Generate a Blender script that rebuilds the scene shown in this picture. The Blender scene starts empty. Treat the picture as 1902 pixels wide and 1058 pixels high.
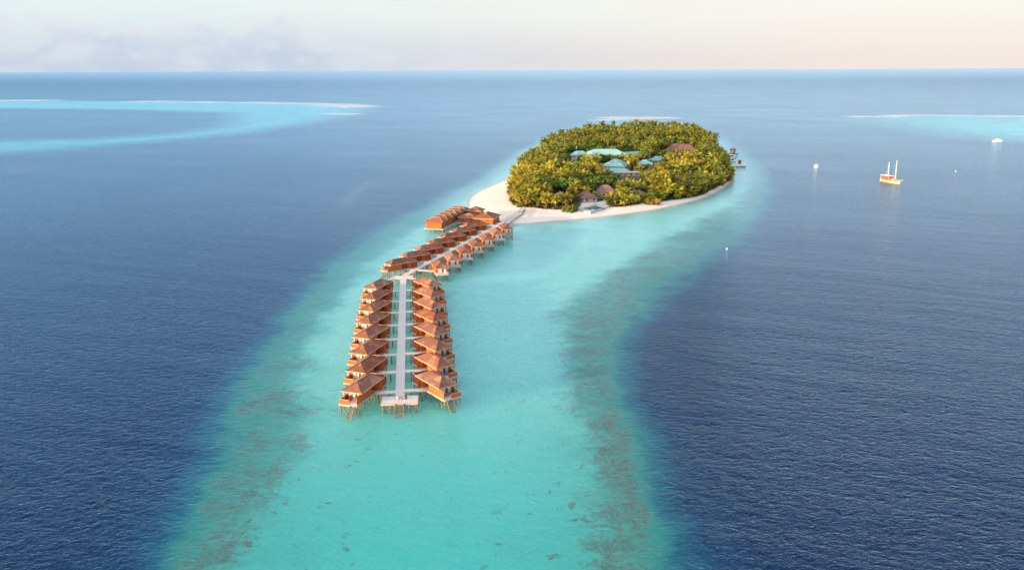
import bpy, bmesh, math, random
import numpy as np
from mathutils import Vector, Matrix

R = math.radians
random.seed(7)
rng = np.random.default_rng(11)
S = bpy.context.scene
COL = S.collection

# ------------------------------------------------------------------ camera
FPX, CAM_H = 1540.0, 75.0
PITCH = math.atan(400 / FPX)
ROLL = R(0.24)
cam_d = bpy.data.cameras.new('camera')
cam = bpy.data.objects.new('camera', cam_d)
COL.objects.link(cam)
cam_d.sensor_width = 36.0
cam_d.lens = 36.0 * FPX / 1902.0
cam_d.clip_start = 1.0
cam_d.clip_end = 400000.0
cam.matrix_world = Matrix.Translation((0, 0, CAM_H)) @ Matrix.Rotation(math.pi / 2 - PITCH, 4, 'X') @ Matrix.Rotation(-ROLL, 4, 'Z')
S.camera = cam


def G(px, py, z=0.0):
    """photo pixel -> the point of the place at height z that it shows (surveying helper)"""
    x = px - 951; y = -(py - 529)
    c, s = math.cos(ROLL), math.sin(ROLL)
    xr = c * x + s * y; yr = -s * x + c * y
    dx, dy, dz = xr, FPX * math.cos(PITCH) + yr * math.sin(PITCH), -FPX * math.sin(PITCH) + yr * math.cos(PITCH)
    t = (z - CAM_H) / dz
    return np.array([dx * t, dy * t])


def PX(x, y, z):
    r = (x, y, z - CAM_H)
    cp, sp = math.cos(PITCH), math.sin(PITCH)
    f = r[1] * cp - r[2] * sp; yr = r[1] * sp + r[2] * cp
    a = r[0] / f * FPX; b = yr / f * FPX
    c, s = math.cos(ROLL), math.sin(ROLL)
    return 951 + c * a - s * b, 529 - (s * a + c * b), FPX / f


# ------------------------------------------------------------------ light
SUN_AZ, SUN_EL = R(-153), R(8.0)          # direction towards the sun, from +X
sun_d = bpy.data.lights.new('sun', 'SUN')
sun_d.energy = 5.0
sun_d.color = (1.0, 0.60, 0.30)
sun_d.angle = R(0.6)
sun = bpy.data.objects.new('sun', sun_d)
COL.objects.link(sun)
tosun = Vector((math.cos(SUN_EL) * math.cos(SUN_AZ), math.cos(SUN_EL) * math.sin(SUN_AZ), math.sin(SUN_EL)))
sun.rotation_euler = tosun.to_track_quat('Z', 'Y').to_euler()
sun.location = tosun * 300

S.view_settings.view_transform = 'Standard'
S.view_settings.look = 'None'
S.view_settings.gamma = 1.0
S.view_settings.exposure = 1.04
S.cycles.max_bounces = 6
S.cycles.diffuse_bounces = 3
S.cycles.glossy_bounces = 3
S.cycles.transparent_max_bounces = 6


# ------------------------------------------------------------------ node helper
class NT:
    def __init__(self, tree):
        self.t = tree
        tree.nodes.clear()

    def n(self, typ, **kw):
        nd = self.t.nodes.new(typ)
        for k, v in kw.items():
            setattr(nd, k, v)
        return nd

    def set(self, sock, v):
        if isinstance(v, bpy.types.NodeSocket):
            self.t.links.new(v, sock)
        elif isinstance(v, (tuple, list)) and sock.type == 'RGBA' and len(v) == 3:
            sock.default_value = (*v, 1)
        else:
            sock.default_value = v

    def m(self, op, a, b=0.0, c=0.0, clamp=False):
        nd = self.n('ShaderNodeMath', operation=op, use_clamp=clamp)
        for i, v in enumerate((a, b, c)):
            self.set(nd.inputs[i], v)
        return nd.outputs[0]

    def mix(self, f, a, b, mode='MIX'):
        nd = self.n('ShaderNodeMix', data_type='RGBA', blend_type=mode)
        self.set(nd.inputs[0], f); self.set(nd.inputs[6], a); self.set(nd.inputs[7], b)
        return nd.outputs[2]

    def smooth(self, v, lo, hi, a=0.0, b=1.0):
        nd = self.n('ShaderNodeMapRange', interpolation_type='SMOOTHSTEP')
        for i, x in enumerate((v, lo, hi, a, b)):
            self.set(nd.inputs[i], x)
        return nd.outputs[0]

    def noise(self, vec, scale, detail=3.0, rough=0.55, dist=0.0):
        nd = self.n('ShaderNodeTexNoise')
        self.set(nd.inputs['Vector'], vec)
        nd.inputs['Scale'].default_value = scale
        nd.inputs['Detail'].default_value = detail
        nd.inputs['Roughness'].default_value = rough
        nd.inputs['Distortion'].default_value = dist
        return nd.outputs['Fac']

    def mapping(self, vec, scale=(1, 1, 1), rz=0.0, loc=(0, 0, 0)):
        a = self.n('ShaderNodeMapping')
        self.set(a.inputs['Vector'], vec)
        a.inputs['Rotation'].default_value = (0, 0, rz)
        b = self.n('ShaderNodeMapping')
        self.set(b.inputs['Vector'], a.outputs[0])
        b.inputs['Scale'].default_value = scale
        b.inputs['Location'].default_value = loc
        return b.outputs[0]

    def attr(self, name):
        return self.n('ShaderNodeAttribute', attribute_name=name).outputs['Fac']

    def ramp(self, f, stops):
        nd = self.n('ShaderNodeValToRGB')
        self.set(nd.inputs[0], f)
        e = nd.color_ramp.elements
        while len(e) > len(stops):
            e.remove(e[-1])
        while len(e) < len(stops):
            e.new(0.5)
        for el, (p, c) in zip(e, stops):
            el.position = p; el.color = (*c, 1)
        return nd.outputs[0]


# ------------------------------------------------------------------ sky
world = bpy.data.worlds.new('World')
S.world = world
world.use_nodes = True
w = NT(world.node_tree)
sky = w.n('ShaderNodeTexSky', sky_type='NISHITA')
sky.sun_disc = False
sky.sun_elevation = SUN_EL
sky.sun_rotation = math.atan2(tosun.x, tosun.y)
sky.altitude = 0
sky.air_density = 1.0
sky.dust_density = 1.0
sky.ozone_density = 2.0
tc = w.n('ShaderNodeTexCoord').outputs['Generated']
sx = w.n('ShaderNodeSeparateXYZ'); w.set(sx.inputs[0], tc)
el = w.m('ARCSINE', sx.outputs['Z'])
az = w.m('ARCTAN2', sx.outputs['X'], sx.outputs['Y'])        # 0 = straight away from the pier, + to the right
# thin bright veil high up, warm to the right, pink low down
veil_col = w.mix(w.smooth(az, -0.55, 0.45), (0.86, 0.97, 0.97), (1.03, 1.00, 0.94))
low_col = w.mix(w.smooth(az, -0.45, 0.5), (0.62, 0.74, 0.88), (0.99, 0.88, 0.83))
veil = w.mix(w.smooth(el, 0.0, 0.075), low_col, veil_col)
mid = w.mix(w.smooth(az, -0.55, 0.15), (0.86, 1.08, 1.45), (2.05, 1.85, 2.00))
zen = w.mix(w.smooth(el, 0.085, 0.15), veil, mid)
zen = w.mix(w.smooth(el, 0.20, 0.46), zen, (0.012, 0.10, 0.36))
# brightness added overhead, out of view, to soften shadows on level surfaces
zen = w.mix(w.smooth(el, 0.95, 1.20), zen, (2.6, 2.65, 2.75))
# the half of the sky with the low sun in it is far brighter than the half ahead
back = w.smooth(w.m('ADD', w.m('MULTIPLY', sx.outputs['X'], math.cos(SUN_AZ)), w.m('MULTIPLY', sx.outputs['Y'], math.sin(SUN_AZ))), 0.15, 0.92)
zen = w.mix(back, zen, (3.0, 2.85, 2.7))
SKY_GAIN = 5.2
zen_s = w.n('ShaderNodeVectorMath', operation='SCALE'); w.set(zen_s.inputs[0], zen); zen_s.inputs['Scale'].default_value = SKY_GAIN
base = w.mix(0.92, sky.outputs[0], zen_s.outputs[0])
# cloud bank with puffed tops low on the left, wisps elsewhere
cv = w.n('ShaderNodeCombineXYZ'); w.set(cv.inputs[0], az); w.set(cv.inputs[1], w.m('MULTIPLY', el, 1.9))
puff = w.noise(cv.outputs[0], 13.0, 6.0, 0.55, 0.15)
top1 = w.noise(w.mapping(cv.outputs[0], (1, 0.0, 0), loc=(3.1, 0, 0)), 6.5, 2.0, 0.5)
topline = w.m('ADD', w.m('MULTIPLY', w.smooth(az, -0.06, -0.32), 0.046), w.m('MULTIPLY', w.m('SUBTRACT', top1, 0.5), 0.075))
topline = w.m('ADD', topline, 0.010)
dens = w.m('ADD', w.m('MULTIPLY', w.m('SUBTRACT', topline, el), 16.0), w.m('MULTIPLY', w.m('SUBTRACT', puff, 0.5), 2.1))
cl = w.smooth(dens, -0.15, 0.60)
cl = w.m('MULTIPLY', cl, w.smooth(az, 0.16, -0.22, 0.30, 0.92))
cl_edge = w.smooth(dens, 0.0, 0.55)
cl_col = w.mix(cl_edge, (0.92, 0.88, 0.91), w.mix(w.smooth(puff, 0.35, 0.7), (0.57, 0.67, 0.81), (0.74, 0.79, 0.88)))
cl_col = w.mix(w.smooth(az, -0.2, 0.35), cl_col, (0.95, 0.80, 0.76))
cs = w.n('ShaderNodeVectorMath', operation='SCALE'); w.set(cs.inputs[0], cl_col); cs.inputs['Scale'].default_value = SKY_GAIN
wisp = w.noise(w.mapping(cv.outputs[0], (1, 5.5, 1), loc=(1.7, 0.3, 0)), 5.0, 6.0, 0.62, 0.6)
wsp = w.m('MULTIPLY', w.smooth(wisp, 0.52, 0.74), 0.55)
wcol = w.n('ShaderNodeVectorMath', operation='SCALE')
w.set(wcol.inputs[0], w.mix(w.smooth(az, -0.3, 0.3), (0.70, 0.76, 0.88), (1.0, 0.84, 0.78))); wcol.inputs['Scale'].default_value = SKY_GAIN
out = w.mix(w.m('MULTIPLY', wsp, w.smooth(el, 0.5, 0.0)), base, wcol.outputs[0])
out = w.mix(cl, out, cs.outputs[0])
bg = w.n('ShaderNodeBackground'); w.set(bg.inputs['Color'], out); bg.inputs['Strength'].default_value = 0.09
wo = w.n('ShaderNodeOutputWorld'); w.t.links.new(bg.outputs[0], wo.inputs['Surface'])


# ------------------------------------------------------------------ materials
def material(name, build):
    m = bpy.data.materials.new(name)
    m.use_nodes = True
    t = NT(m.node_tree)
    b = t.n('ShaderNodeBsdfPrincipled')
    o = t.n('ShaderNodeOutputMaterial')
    t.t.links.new(b.outputs[0], o.inputs['Surface'])
    build(t, b)
    return m


def mottled(name, c1, c2, scale=1.5, rough=0.75, detail=4.0, stretch=(1, 1, 1), bump=0.0, vary=0.0, lo=0.35, hi=0.65):
    def f(t, b):
        co = t.n('ShaderNodeTexCoord').outputs['Object']
        if stretch != (1, 1, 1):
            co = t.mapping(co, stretch)
        nz = t.noise(co, scale, detail, 0.6)
        c = t.mix(t.smooth(nz, lo, hi), c1, c2)
        if vary:
            oi = t.n('ShaderNodeObjectInfo').outputs['Random']
            hs = t.n('ShaderNodeHueSaturation')
            t.set(hs.inputs['Color'], c)
            t.set(hs.inputs['Value'], t.m('ADD', 1 - vary, t.m('MULTIPLY', oi, 2 * vary)))
            t.set(hs.inputs['Hue'], t.m('ADD', 0.5 - vary * 0.04, t.m('MULTIPLY', t.m('FRACT', t.m('MULTIPLY', oi, 7.31)), vary * 0.08)))
            c = hs.outputs[0]
        t.set(b.inputs['Base Color'], c)
        b.inputs['Roughness'].default_value = rough
        if bump:
            bp = t.n('ShaderNodeBump'); bp.inputs['Distance'].default_value = bump
            t.set(bp.inputs['Height'], nz); t.set(b.inputs['Normal'], bp.outputs[0])
    return material(name, f)


def planked(name, c1, c2, width=0.2, axis=0, rough=0.7):
    """boards laid across one local axis, dark joints, boards of slightly different tone"""
    def f(t, b):
        co = t.n('ShaderNodeTexCoord').outputs['Object']
        s = t.n('ShaderNodeSeparateXYZ'); t.set(s.inputs[0], co)
        u = t.m('DIVIDE', s.outputs[axis], width)
        cell = t.m('FLOOR', u); fr = t.m('FRACT', u)
        wn = t.n('ShaderNodeTexWhiteNoise', noise_dimensions='1D'); t.set(wn.inputs['W'], cell)
        nz = t.noise(co, 0.9, 4, 0.6)
        k = t.m('ADD', t.m('MULTIPLY', wn.outputs['Value'], 0.45), t.m('MULTIPLY', nz, 0.6), clamp=True)
        c = t.mix(k, c1, c2)
        joint = t.m('LESS_THAN', fr, 0.12)
        c = t.mix(t.m('MULTIPLY', joint, 0.55), c, tuple(x * 0.35 for x in c1))
        oi = t.n('ShaderNodeObjectInfo').outputs['Random']
        hs = t.n('ShaderNodeHueSaturation'); t.set(hs.inputs['Color'], c)
        t.set(hs.inputs['Value'], t.m('ADD', 0.9, t.m('MULTIPLY', oi, 0.2)))
        t.set(b.inputs['Base Color'], hs.outputs[0])
        b.inputs['Roughness'].default_value = rough
    return material(name, f)


def shingled(name, c1, c2, c3, course=0.28, rough=0.85):
    """weathered shingles: courses by height, bleached and mossy patches"""
    def f(t, b):
        co = t.n('ShaderNodeTexCoord').outputs['Object']
        s = t.n('ShaderNodeSeparateXYZ'); t.set(s.inputs[0], co)
        u = t.m('DIVIDE', s.outputs[2], course)
        fr = t.m('FRACT', u)
        fine = t.noise(co, 2.6, 5, 0.7)
        oi = t.n('ShaderNodeObjectInfo')
        off = t.n('ShaderNodeVectorMath', operation='ADD'); t.set(off.inputs[0], co); t.set(off.inputs[1], oi.outputs['Location'])
        big = t.noise(off.outputs[0], 0.42, 5, 0.65)
        c = t.mix(t.smooth(fine, 0.36, 0.66), c1, c2)
        c = t.mix(t.smooth(big, 0.47, 0.68), c, c3)
        c = t.mix(t.m('MULTIPLY', t.m('LESS_THAN', fr, 0.22), 0.30), c, tuple(x * 0.5 for x in c1))
        hs = t.n('ShaderNodeHueSaturation'); t.set(hs.inputs['Color'], c)
        t.set(hs.inputs['Value'], t.m('ADD', 0.82, t.m('MULTIPLY', oi.outputs['Random'], 0.36)))
        t.set(hs.inputs['Saturation'], t.m('ADD', 0.85, t.m('MULTIPLY', t.m('FRACT', t.m('MULTIPLY', oi.outputs['Random'], 5.7)), 0.3)))
        t.set(b.inputs['Base Color'], hs.outputs[0])
        b.inputs['Roughness'].default_value = rough
        bp = t.n('ShaderNodeBump'); bp.inputs['Distance'].default_value = 0.05
        t.set(bp.inputs['Height'], t.m('ADD', fr, fine)); t.set(b.inputs['Normal'], bp.outputs[0])
    return material(name, f)


def leafy(name, c1, c2, vary=0.25, trans=0.25):
    def f(t, b):
        oi = t.n('ShaderNodeObjectInfo').outputs['Random']
        geo = t.n('ShaderNodeNewGeometry')
        nz = t.noise(geo.outputs['Position'], 0.45, 3, 0.6)
        rp = geo.outputs['Random Per Island']
        k = t.m('ADD', t.m('MULTIPLY', t.smooth(nz, 0.35, 0.65), 0.55), t.m('MULTIPLY', rp, 0.45))
        c = t.mix(k, c1, c2)
        hs = t.n('ShaderNodeHueSaturation'); t.set(hs.inputs['Color'], c)
        t.set(hs.inputs['Value'], t.m('ADD', 1 - vary, t.m('MULTIPLY', oi, 2 * vary)))
        t.set(hs.inputs['Hue'], t.m('ADD', 0.475, t.m('MULTIPLY', t.m('FRACT', t.m('MULTIPLY', oi, 9.7)), 0.045)))
        t.set(b.inputs['Base Color'], hs.outputs[0])
        b.inputs['Roughness'].default_value = 0.55
        tr = t.n('ShaderNodeBsdfTranslucent'); t.set(tr.inputs[0], hs.outputs[0])
        mx = t.n('ShaderNodeMixShader'); mx.inputs[0].default_value = trans
        t.t.links.new(b.outputs[0], mx.inputs[1]); t.t.links.new(tr.outputs[0], mx.inputs[2])
        o = [x for x in t.t.nodes if x.bl_idname == 'ShaderNodeOutputMaterial'][0]
        t.t.links.new(mx.outputs[0], o.inputs['Surface'])
    return material(name, f)


M = {}
M['roof'] = shingled('roof_shingle', (0.145, 0.055, 0.032), (0.250, 0.100, 0.058), (0.33, 0.18, 0.110))
M['wall'] = planked('stained_timber', (0.38, 0.080, 0.010), (0.54, 0.145, 0.020), 0.22, 2)
M['court'] = planked('red_timber', (0.26, 0.045, 0.016), (0.36, 0.075, 0.026), 0.22, 2)
M['fascia'] = mottled('pale_timber_trim', (0.48, 0.33, 0.20), (0.56, 0.42, 0.27), 2.0)
M['deck'] = planked('weathered_deck', (0.52, 0.51, 0.50), (0.68, 0.66, 0.64), 0.30, 0)
M['pile'] = mottled('pile_timber', (0.14, 0.09, 0.042), (0.32, 0.22, 0.10), 1.6)
M['cream'] = mottled('cream_curtain', (0.76, 0.68, 0.52), (0.82, 0.76, 0.62), 2.0)
M['glass'] = mottled('window_glass', (0.05, 0.06, 0.07), (0.08, 0.09, 0.10), 1.0, rough=0.1)
M['white'] = mottled('white_paint', (0.74, 0.73, 0.70), (0.82, 0.81, 0.78), 1.0, rough=0.5)
M['whitewall'] = mottled('whitewashed_wall', (0.66, 0.65, 0.62), (0.76, 0.75, 0.72), 0.5, vary=0.05)
M['beigewall'] = mottled('beige_wall', (0.52, 0.44, 0.34), (0.60, 0.52, 0.42), 0.6)
M['teal'] = mottled('sea_green_roof_sheet', (0.19, 0.43, 0.41), (0.26, 0.52, 0.49), 0.35, rough=0.5, vary=0.12)
M['thatch'] = shingled('weathered_thatch', (0.15, 0.085, 0.075), (0.22, 0.13, 0.12), (0.25, 0.16, 0.13), 0.5)
M['redroof'] = shingled('red_brown_thatch', (0.13, 0.065, 0.055), (0.19, 0.09, 0.075), (0.22, 0.12, 0.10), 0.5)
M['stone'] = mottled('grey_terrace', (0.36, 0.36, 0.40), (0.46, 0.45, 0.47), 0.7)
M['pool'] = mottled('pool_water', (0.02, 0.15, 0.16), (0.03, 0.22, 0.22), 0.3, rough=0.06)
M['dark'] = mottled('dark_timber', (0.05, 0.035, 0.03), (0.08, 0.06, 0.05), 2.0)
M['hull'] = mottled('cream_hull_paint', (0.42, 0.37, 0.30), (0.50, 0.45, 0.37), 0.8, rough=0.35)
M['varnish'] = mottled('varnished_wood', (0.34, 0.11, 0.025), (0.46, 0.17, 0.04), 1.2, rough=0.4)
M['red'] = mottled('red_cushion', (0.50, 0.05, 0.03), (0.60, 0.08, 0.04), 2.0)
M['bark'] = mottled('palm_bark', (0.24, 0.16, 0.09), (0.36, 0.26, 0.15), 1.5)
M['palm'] = leafy('palm_leaflet', (0.060, 0.155, 0.012), (0.520, 0.400, 0.022), 0.50, 0.30)
M['dead'] = leafy('dry_frond', (0.42, 0.13, 0.016), (0.52, 0.21, 0.03), 0.2, 0.15)
M['leaf'] = leafy('broad_leaf', (0.034, 0.095, 0.010), (0.165, 0.230, 0.020), 0.45, 0.25)
M['gold'] = leafy('golden_leaf', (0.230, 0.190, 0.012), (0.420, 0.310, 0.020), 0.1, 0.2)
M['bush'] = leafy('bush_leaf', (0.09, 0.15, 0.012), (0.17, 0.20, 0.02), 0.2, 0.2)
M['under'] = leafy('undergrowth_leaf', (0.028, 0.060, 0.008), (0.110, 0.120, 0.014), 0.1, 0.15)


def lamp_mat(t, b):
    t.set(b.inputs['Base Color'], (0.9, 0.85, 0.7))
    t.set(b.inputs['Emission Color'], (1.0, 0.86, 0.55)); b.inputs['Emission Strength'].default_value = 4.0


M['lamp'] = material('lamp_globe', lamp_mat)


# ------------------------------------------------------------------ mesh + object helpers
class MB:
    def __init__(self):
        self.v, self.f, self.mi = [], [], []

    def add(self, vs, fs, mi=0):
        o = len(self.v)
        self.v += [tuple(map(float, p)) for p in vs]
        self.f += [tuple(i + o for i in q) for q in fs]
        self.mi += [mi] * len(fs)
        return self

    def box(self, x0, x1, y0, y1, z0, z1, mi=0):
        vs = [(x, y, z) for z in (z0, z1) for y in (y0, y1) for x in (x0, x1)]
        return self.add(vs, [(0, 2, 3, 1), (4, 5, 7, 6), (0, 1, 5, 4), (2, 6, 7, 3), (0, 4, 6, 2), (1, 3, 7, 5)], mi)

    def prism(self, pts, z0, z1, mi=0):
        n = len(pts)
        vs = [(p[0], p[1], z0) for p in pts] + [(p[0], p[1], z1) for p in pts]
        fs = [tuple(range(n))[::-1], tuple(range(n, 2 * n))] + [(i, (i + 1) % n, n + (i + 1) % n, n + i) for i in range(n)]
        return self.add(vs, fs, mi)

    def bar(self, a, b, w, h=None, mi=0):
        a, b = Vector(a), Vector(b)
        h = h or w
        d = (b - a).normalized()
        up = Vector((0, 0, 1)) if abs(d.z) < 0.95 else Vector((1, 0, 0))
        s = d.cross(up).normalized() * w / 2
        u = s.cross(d).normalized() * h / 2
        vs = [p + i * s + j * u for p in (a, b) for j in (-1, 1) for i in (-1, 1)]
        return self.add(vs, [(0, 2, 3, 1), (4, 5, 7, 6), (0, 1, 5, 4), (2, 6, 7, 3), (0, 4, 6, 2), (1, 3, 7, 5)], mi)

    def tube(self, pts, radii, n=7, mi=0, cap=True):
        pts = [Vector(p) for p in pts]
        vs = []
        for i, p in enumerate(pts):
            d = (pts[min(i + 1, len(pts) - 1)] - pts[max(i - 1, 0)]).normalized()
            up = Vector((0, 0, 1)) if abs(d.z) < 0.9 else Vector((1, 0, 0))
            s = d.cross(up).normalized(); u = s.cross(d)
            for k in range(n):
                a = 2 * math.pi * k / n
                vs.append(p + radii[i] * (math.cos(a) * s + math.sin(a) * u))
        fs = []
        for i in range(len(pts) - 1):
            for k in range(n):
                fs.append((i * n + k, i * n + (k + 1) % n, (i + 1) * n + (k + 1) % n, (i + 1) * n + k))
        if cap:
            fs.append(tuple(range(n))[::-1]); fs.append(tuple((len(pts) - 1) * n + k for k in range(n)))
        return self.add(vs, fs, mi)

    def hip(self, x0, x1, y0, y1, z0, z1, a0, a1, th=0.16, mi=0, along='x'):
        """hip roof shell: ridge inset a0 / a1 from the ends; closed, with thickness"""
        if along == 'x':
            ym = (y0 + y1) / 2
            rd = [(x0 + a0, ym), (x1 - a1, ym)]
            cs = [(x0, y0), (x1, y0), (x1, y1), (x0, y1)]
        else:
            xm = (x0 + x1) / 2
            rd = [(xm, y0 + a0), (xm, y1 - a1)]
            cs = [(x1, y0), (x1, y1), (x0, y1), (x0, y0)]
        top = [(*c, z0) for c in cs] + [(*rd[0], z1), (*rd[1], z1)]
        bot = [(*c, z0 - th) for c in cs] + [(*rd[0], z1 - th), (*rd[1], z1 - th)]
        fs = [(0, 1, 5, 4), (1, 2, 5), (2, 3, 4, 5), (3, 0, 4)]
        fb = [tuple(i + 6 for i in f)[::-1] for f in fs]
        rim = [(i, i + 6, (i + 1) % 4 + 6, (i + 1) % 4) for i in range(4)]
        return self.add(top + bot, fs + fb + rim, mi)

    def build(self, name, mats, parent=None, loc=None, rz=0.0, smooth=False):
        me = bpy.data.meshes.new(name)
        me.from_pydata(self.v, [], self.f)
        for m_ in (mats if isinstance(mats, (list, tuple)) else [mats]):
            me.materials.append(m_)
        if any(self.mi):
            me.polygons.foreach_set('material_index', self.mi)
        if smooth:
            me.polygons.foreach_set('use_smooth', [True] * len(me.polygons))
        me.update()
        o = bpy.data.objects.new(name, me)
        COL.objects.link(o)
        if parent is not None:
            o.parent = parent
        if loc is not None:
            o.location = loc
        o.rotation_euler = (0, 0, rz)
        return o


def tag(o, label=None, cat=None, group=None, kind=None):
    if label: o['label'] = label
    if cat: o['category'] = cat
    if group: o['group'] = group
    if kind: o['kind'] = kind
    return o


def thing(name, label, cat, loc=(0, 0, 0), rz=0.0, group=None):
    o = bpy.data.objects.new(name, None)
    COL.objects.link(o)
    o.location = loc; o.rotation_euler = (0, 0, rz)
    o.empty_display_size = 0.5
    return tag(o, label, cat, group)


def copy_tree(o, parent=None):
    c = o.copy(); COL.objects.link(c)
    if parent is not None: c.parent = parent
    for ch in list(o.children):
        copy_tree(ch, c)
    return c


def inside(poly, x, y):
    """vectorised point in polygon"""
    r = np.zeros(np.shape(x), bool)
    n = len(poly)
    for i in range(n):
        x1, y1 = poly[i]; x2, y2 = poly[(i + 1) % n]
        c = (y1 > y) != (y2 > y)
        with np.errstate(divide='ignore', invalid='ignore'):
            r ^= c & (x < (x2 - x1) * (y - y1) / (y2 - y1 + 1e-12) + x1)
    return r


def linedist(line, x, y, closed=False):
    d = np.full(np.shape(x), 1e12)
    n = len(line)
    for i in range(n if closed else n - 1):
        x1, y1 = line[i]; x2, y2 = line[(i + 1) % n]
        dx, dy = x2 - x1, y2 - y1
        t = np.clip(((x - x1) * dx + (y - y1) * dy) / (dx * dx + dy * dy + 1e-9), 0, 1)
        d = np.minimum(d, (x - x1 - t * dx) ** 2 + (y - y1 - t * dy) ** 2)
    return np.sqrt(d)


def sdist(poly, x, y):
    d = linedist(poly, x, y, True)
    return np.where(inside(poly, x, y), d, -d)


def chaikin(p, it=2):
    p = np.array(p, float)
    for _ in range(it):
        q = np.roll(p, -1, 0)
        p = np.stack([0.75 * p + 0.25 * q, 0.25 * p + 0.75 * q], 1).reshape(-1, 2)
    return p


def W(pts, z=0.0):
    return np.array([G(a, b, z) for a, b in pts])


def ridx(lo, hi, step):
    return np.arange(lo, hi, step)


# ------------------------------------------------------------------ shapes of reef and shore (surveyed from the photo)
OUTER = chaikin(W([(60, 1600), (200, 1250), (285, 1058), (330, 960), (370, 850), (412, 750), (452, 680), (495, 620), (545, 560), (605, 492),
    (665, 442), (730, 408), (800, 378), (860, 350), (915, 315), (950, 290), (985, 266), (1040, 240), (1100, 224), (1180, 216),
    (1270, 226), (1330, 245), (1365, 265), (1398, 290), (1420, 312), (1440, 340), (1432, 370), (1405, 415), (1350, 468), (1272, 528),
    (1203, 588), (1168, 640), (1165, 710), (1192, 790), (1222, 880), (1242, 960), (1272, 1058), (1330, 1250), (1430, 1600)]))
INNER = chaikin(W([(260, 1600), (380, 1250), (440, 1058), (455, 980), (500, 905), (548, 840), (572, 770), (560, 690), (568, 640), (625, 560),
    (685, 492), (745, 450), (805, 412), (862, 372), (900, 344), (936, 322), (960, 302), (1000, 276), (1055, 257), (1110, 246), (1200, 240),
    (1290, 247), (1325, 262), (1352, 288), (1372, 312), (1388, 330), (1372, 372), (1310, 408), (1250, 438), (1180, 478), (1112, 520),
    (1062, 560), (1034, 600), (1046, 680), (1066, 760), (1092, 850), (1120, 960), (1112, 1058), (1160, 1250), (1230, 1600)]))
COAST = chaikin(W([(868, 376), (875, 395), (893, 409), (925, 416), (960, 417), (1020, 412), (1090, 406), (1160, 398), (1220, 389), (1290, 374),
    (1330, 358), (1356, 340), (1366, 328), (1358, 308), (1342, 288), (1318, 265), (1285, 250), (1200, 244), (1110, 250), (1050, 262),
    (1005, 278), (968, 300), (952, 322), (943, 333), (915, 345), (885, 358)]))
VEG = W([(946, 372), (955, 383), (985, 387), (1035, 391), (1072, 389), (1080, 376), (1128, 374), (1132, 386), (1160, 384), (1215, 375),
    (1255, 371), (1300, 362), (1322, 351), (1345, 340), (1358, 331), (1353, 308), (1338, 288), (1314, 266), (1282, 252), (1200, 246),
    (1112, 252), (1054, 264), (1010, 280), (975, 300), (958, 322), (950, 345)], 1.0)
FAR_L = W([(-400, 184), (0, 187), (300, 189), (560, 191), (672, 197), (672, 204), (560, 231), (440, 248), (250, 266), (100, 277), (0, 284), (-300, 300)])
FAR_L_IN = W([(-500, 199), (0, 201), (200, 203), (350, 206), (440, 210), (430, 230), (380, 243), (300, 251), (150, 259), (0, 262), (-400, 270)])
FAR_R = W([(1590, 216), (1700, 213), (1902, 214), (2300, 213), (2500, 280), (1902, 262), (1830, 256), (1740, 246), (1650, 232), (1585, 222)])
SURF = [W([(0, 186.5), (75, 186.5)]), W([(268, 188.5), (300, 189)]), W([(356, 189.5), (395, 190)]), W([(465, 190.5), (495, 191.2)]),
        W([(500, 191.5), (600, 193), (640, 194.5), (672, 198)]), W([(600, 195.5), (655, 199)]), W([(622, 211), (648, 212)]),
        W([(1595, 216.5), (1650, 217), (1672, 214.5), (1700, 214)]), W([(1745, 214.5), (1820, 216)]), W([(1850, 216), (1905, 216.5)]),
        W([(1120, 223), (1160, 220), (1205, 221)]), W([(1130, 218.5), (1165, 217.5), (1240, 219)])]
WAKE = [W([(918, 244), (950, 231), (1000, 216), (1065, 199)]), W([(636, 385), (662, 355), (692, 338)])]

# ------------------------------------------------------------------ water
def axis_lines(core, grow, limit):
    a = list(core)
    d = a[1] - a[0]
    while a[0] > -limit:
        d *= grow; a.insert(0, a[0] - d)
    d = a[-1] - a[-2]
    while a[-1] < limit:
        d *= grow; a.append(a[-1] + d)
    return np.array(a)


xl = axis_lines(ridx(-150, 300, 3.0), 1.03, 65000)
yl = list(ridx(60, 480, 3.0)); d_ = 3.0
while yl[-1] < 65000:
    d_ = d_ * 1.0125 if yl[-1] < 2600 else d_ * 1.08
    yl.append(yl[-1] + d_)
yl = np.array([-40000, -8000, -1500, -300, -40, 0, 30] + yl)
gx, gy = np.meshgrid(xl, yl)
nx, ny = len(xl), len(yl)
vx, vy = gx.ravel(), gy.ravel()
d_out = sdist(OUTER, vx, vy)
d_in = sdist(INNER, vx, vy)
shelf = np.where(d_out < 0, d_out / 16.0, np.where(d_in > 0, 1 + d_in / 25.0, d_out / (d_out + np.abs(d_in) + 1e-6)))
shelf = np.clip(shelf, -4, 4)
coast = np.clip(-sdist(COAST, vx, vy), -50, 200)
fl = sdist(FAR_L, vx, vy); fli = sdist(FAR_L_IN, vx, vy); fr_ = sdist(FAR_R, vx, vy)
far = np.clip(0.5 + fl / 70.0, 0, 1) * np.clip(0.5 - fli / 70.0, 0, 1) * np.clip(0.7 + (vy - 800) / 4000, 0, 1)
farr = np.clip(0.35 + fr_ / 160.0, 0, 1) * np.clip(1.15 - (vy - 900) / 900, 0.25, 1)
far = np.maximum(far, farr)
foam = np.zeros(len(vx))
for l in SURF:
    wd = 3.2 * np.mean(l[:, 1]) ** 2 / (FPX * CAM_H) * 0.5
    foam = np.maximum(foam, np.clip(1.2 - linedist(l, vx, vy) / wd, 0, 1))
wake = np.zeros(len(vx))
for l in WAKE:
    wake = np.maximum(wake, np.clip(1 - linedist(l, vx, vy) / 7.0, 0, 1))


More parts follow.
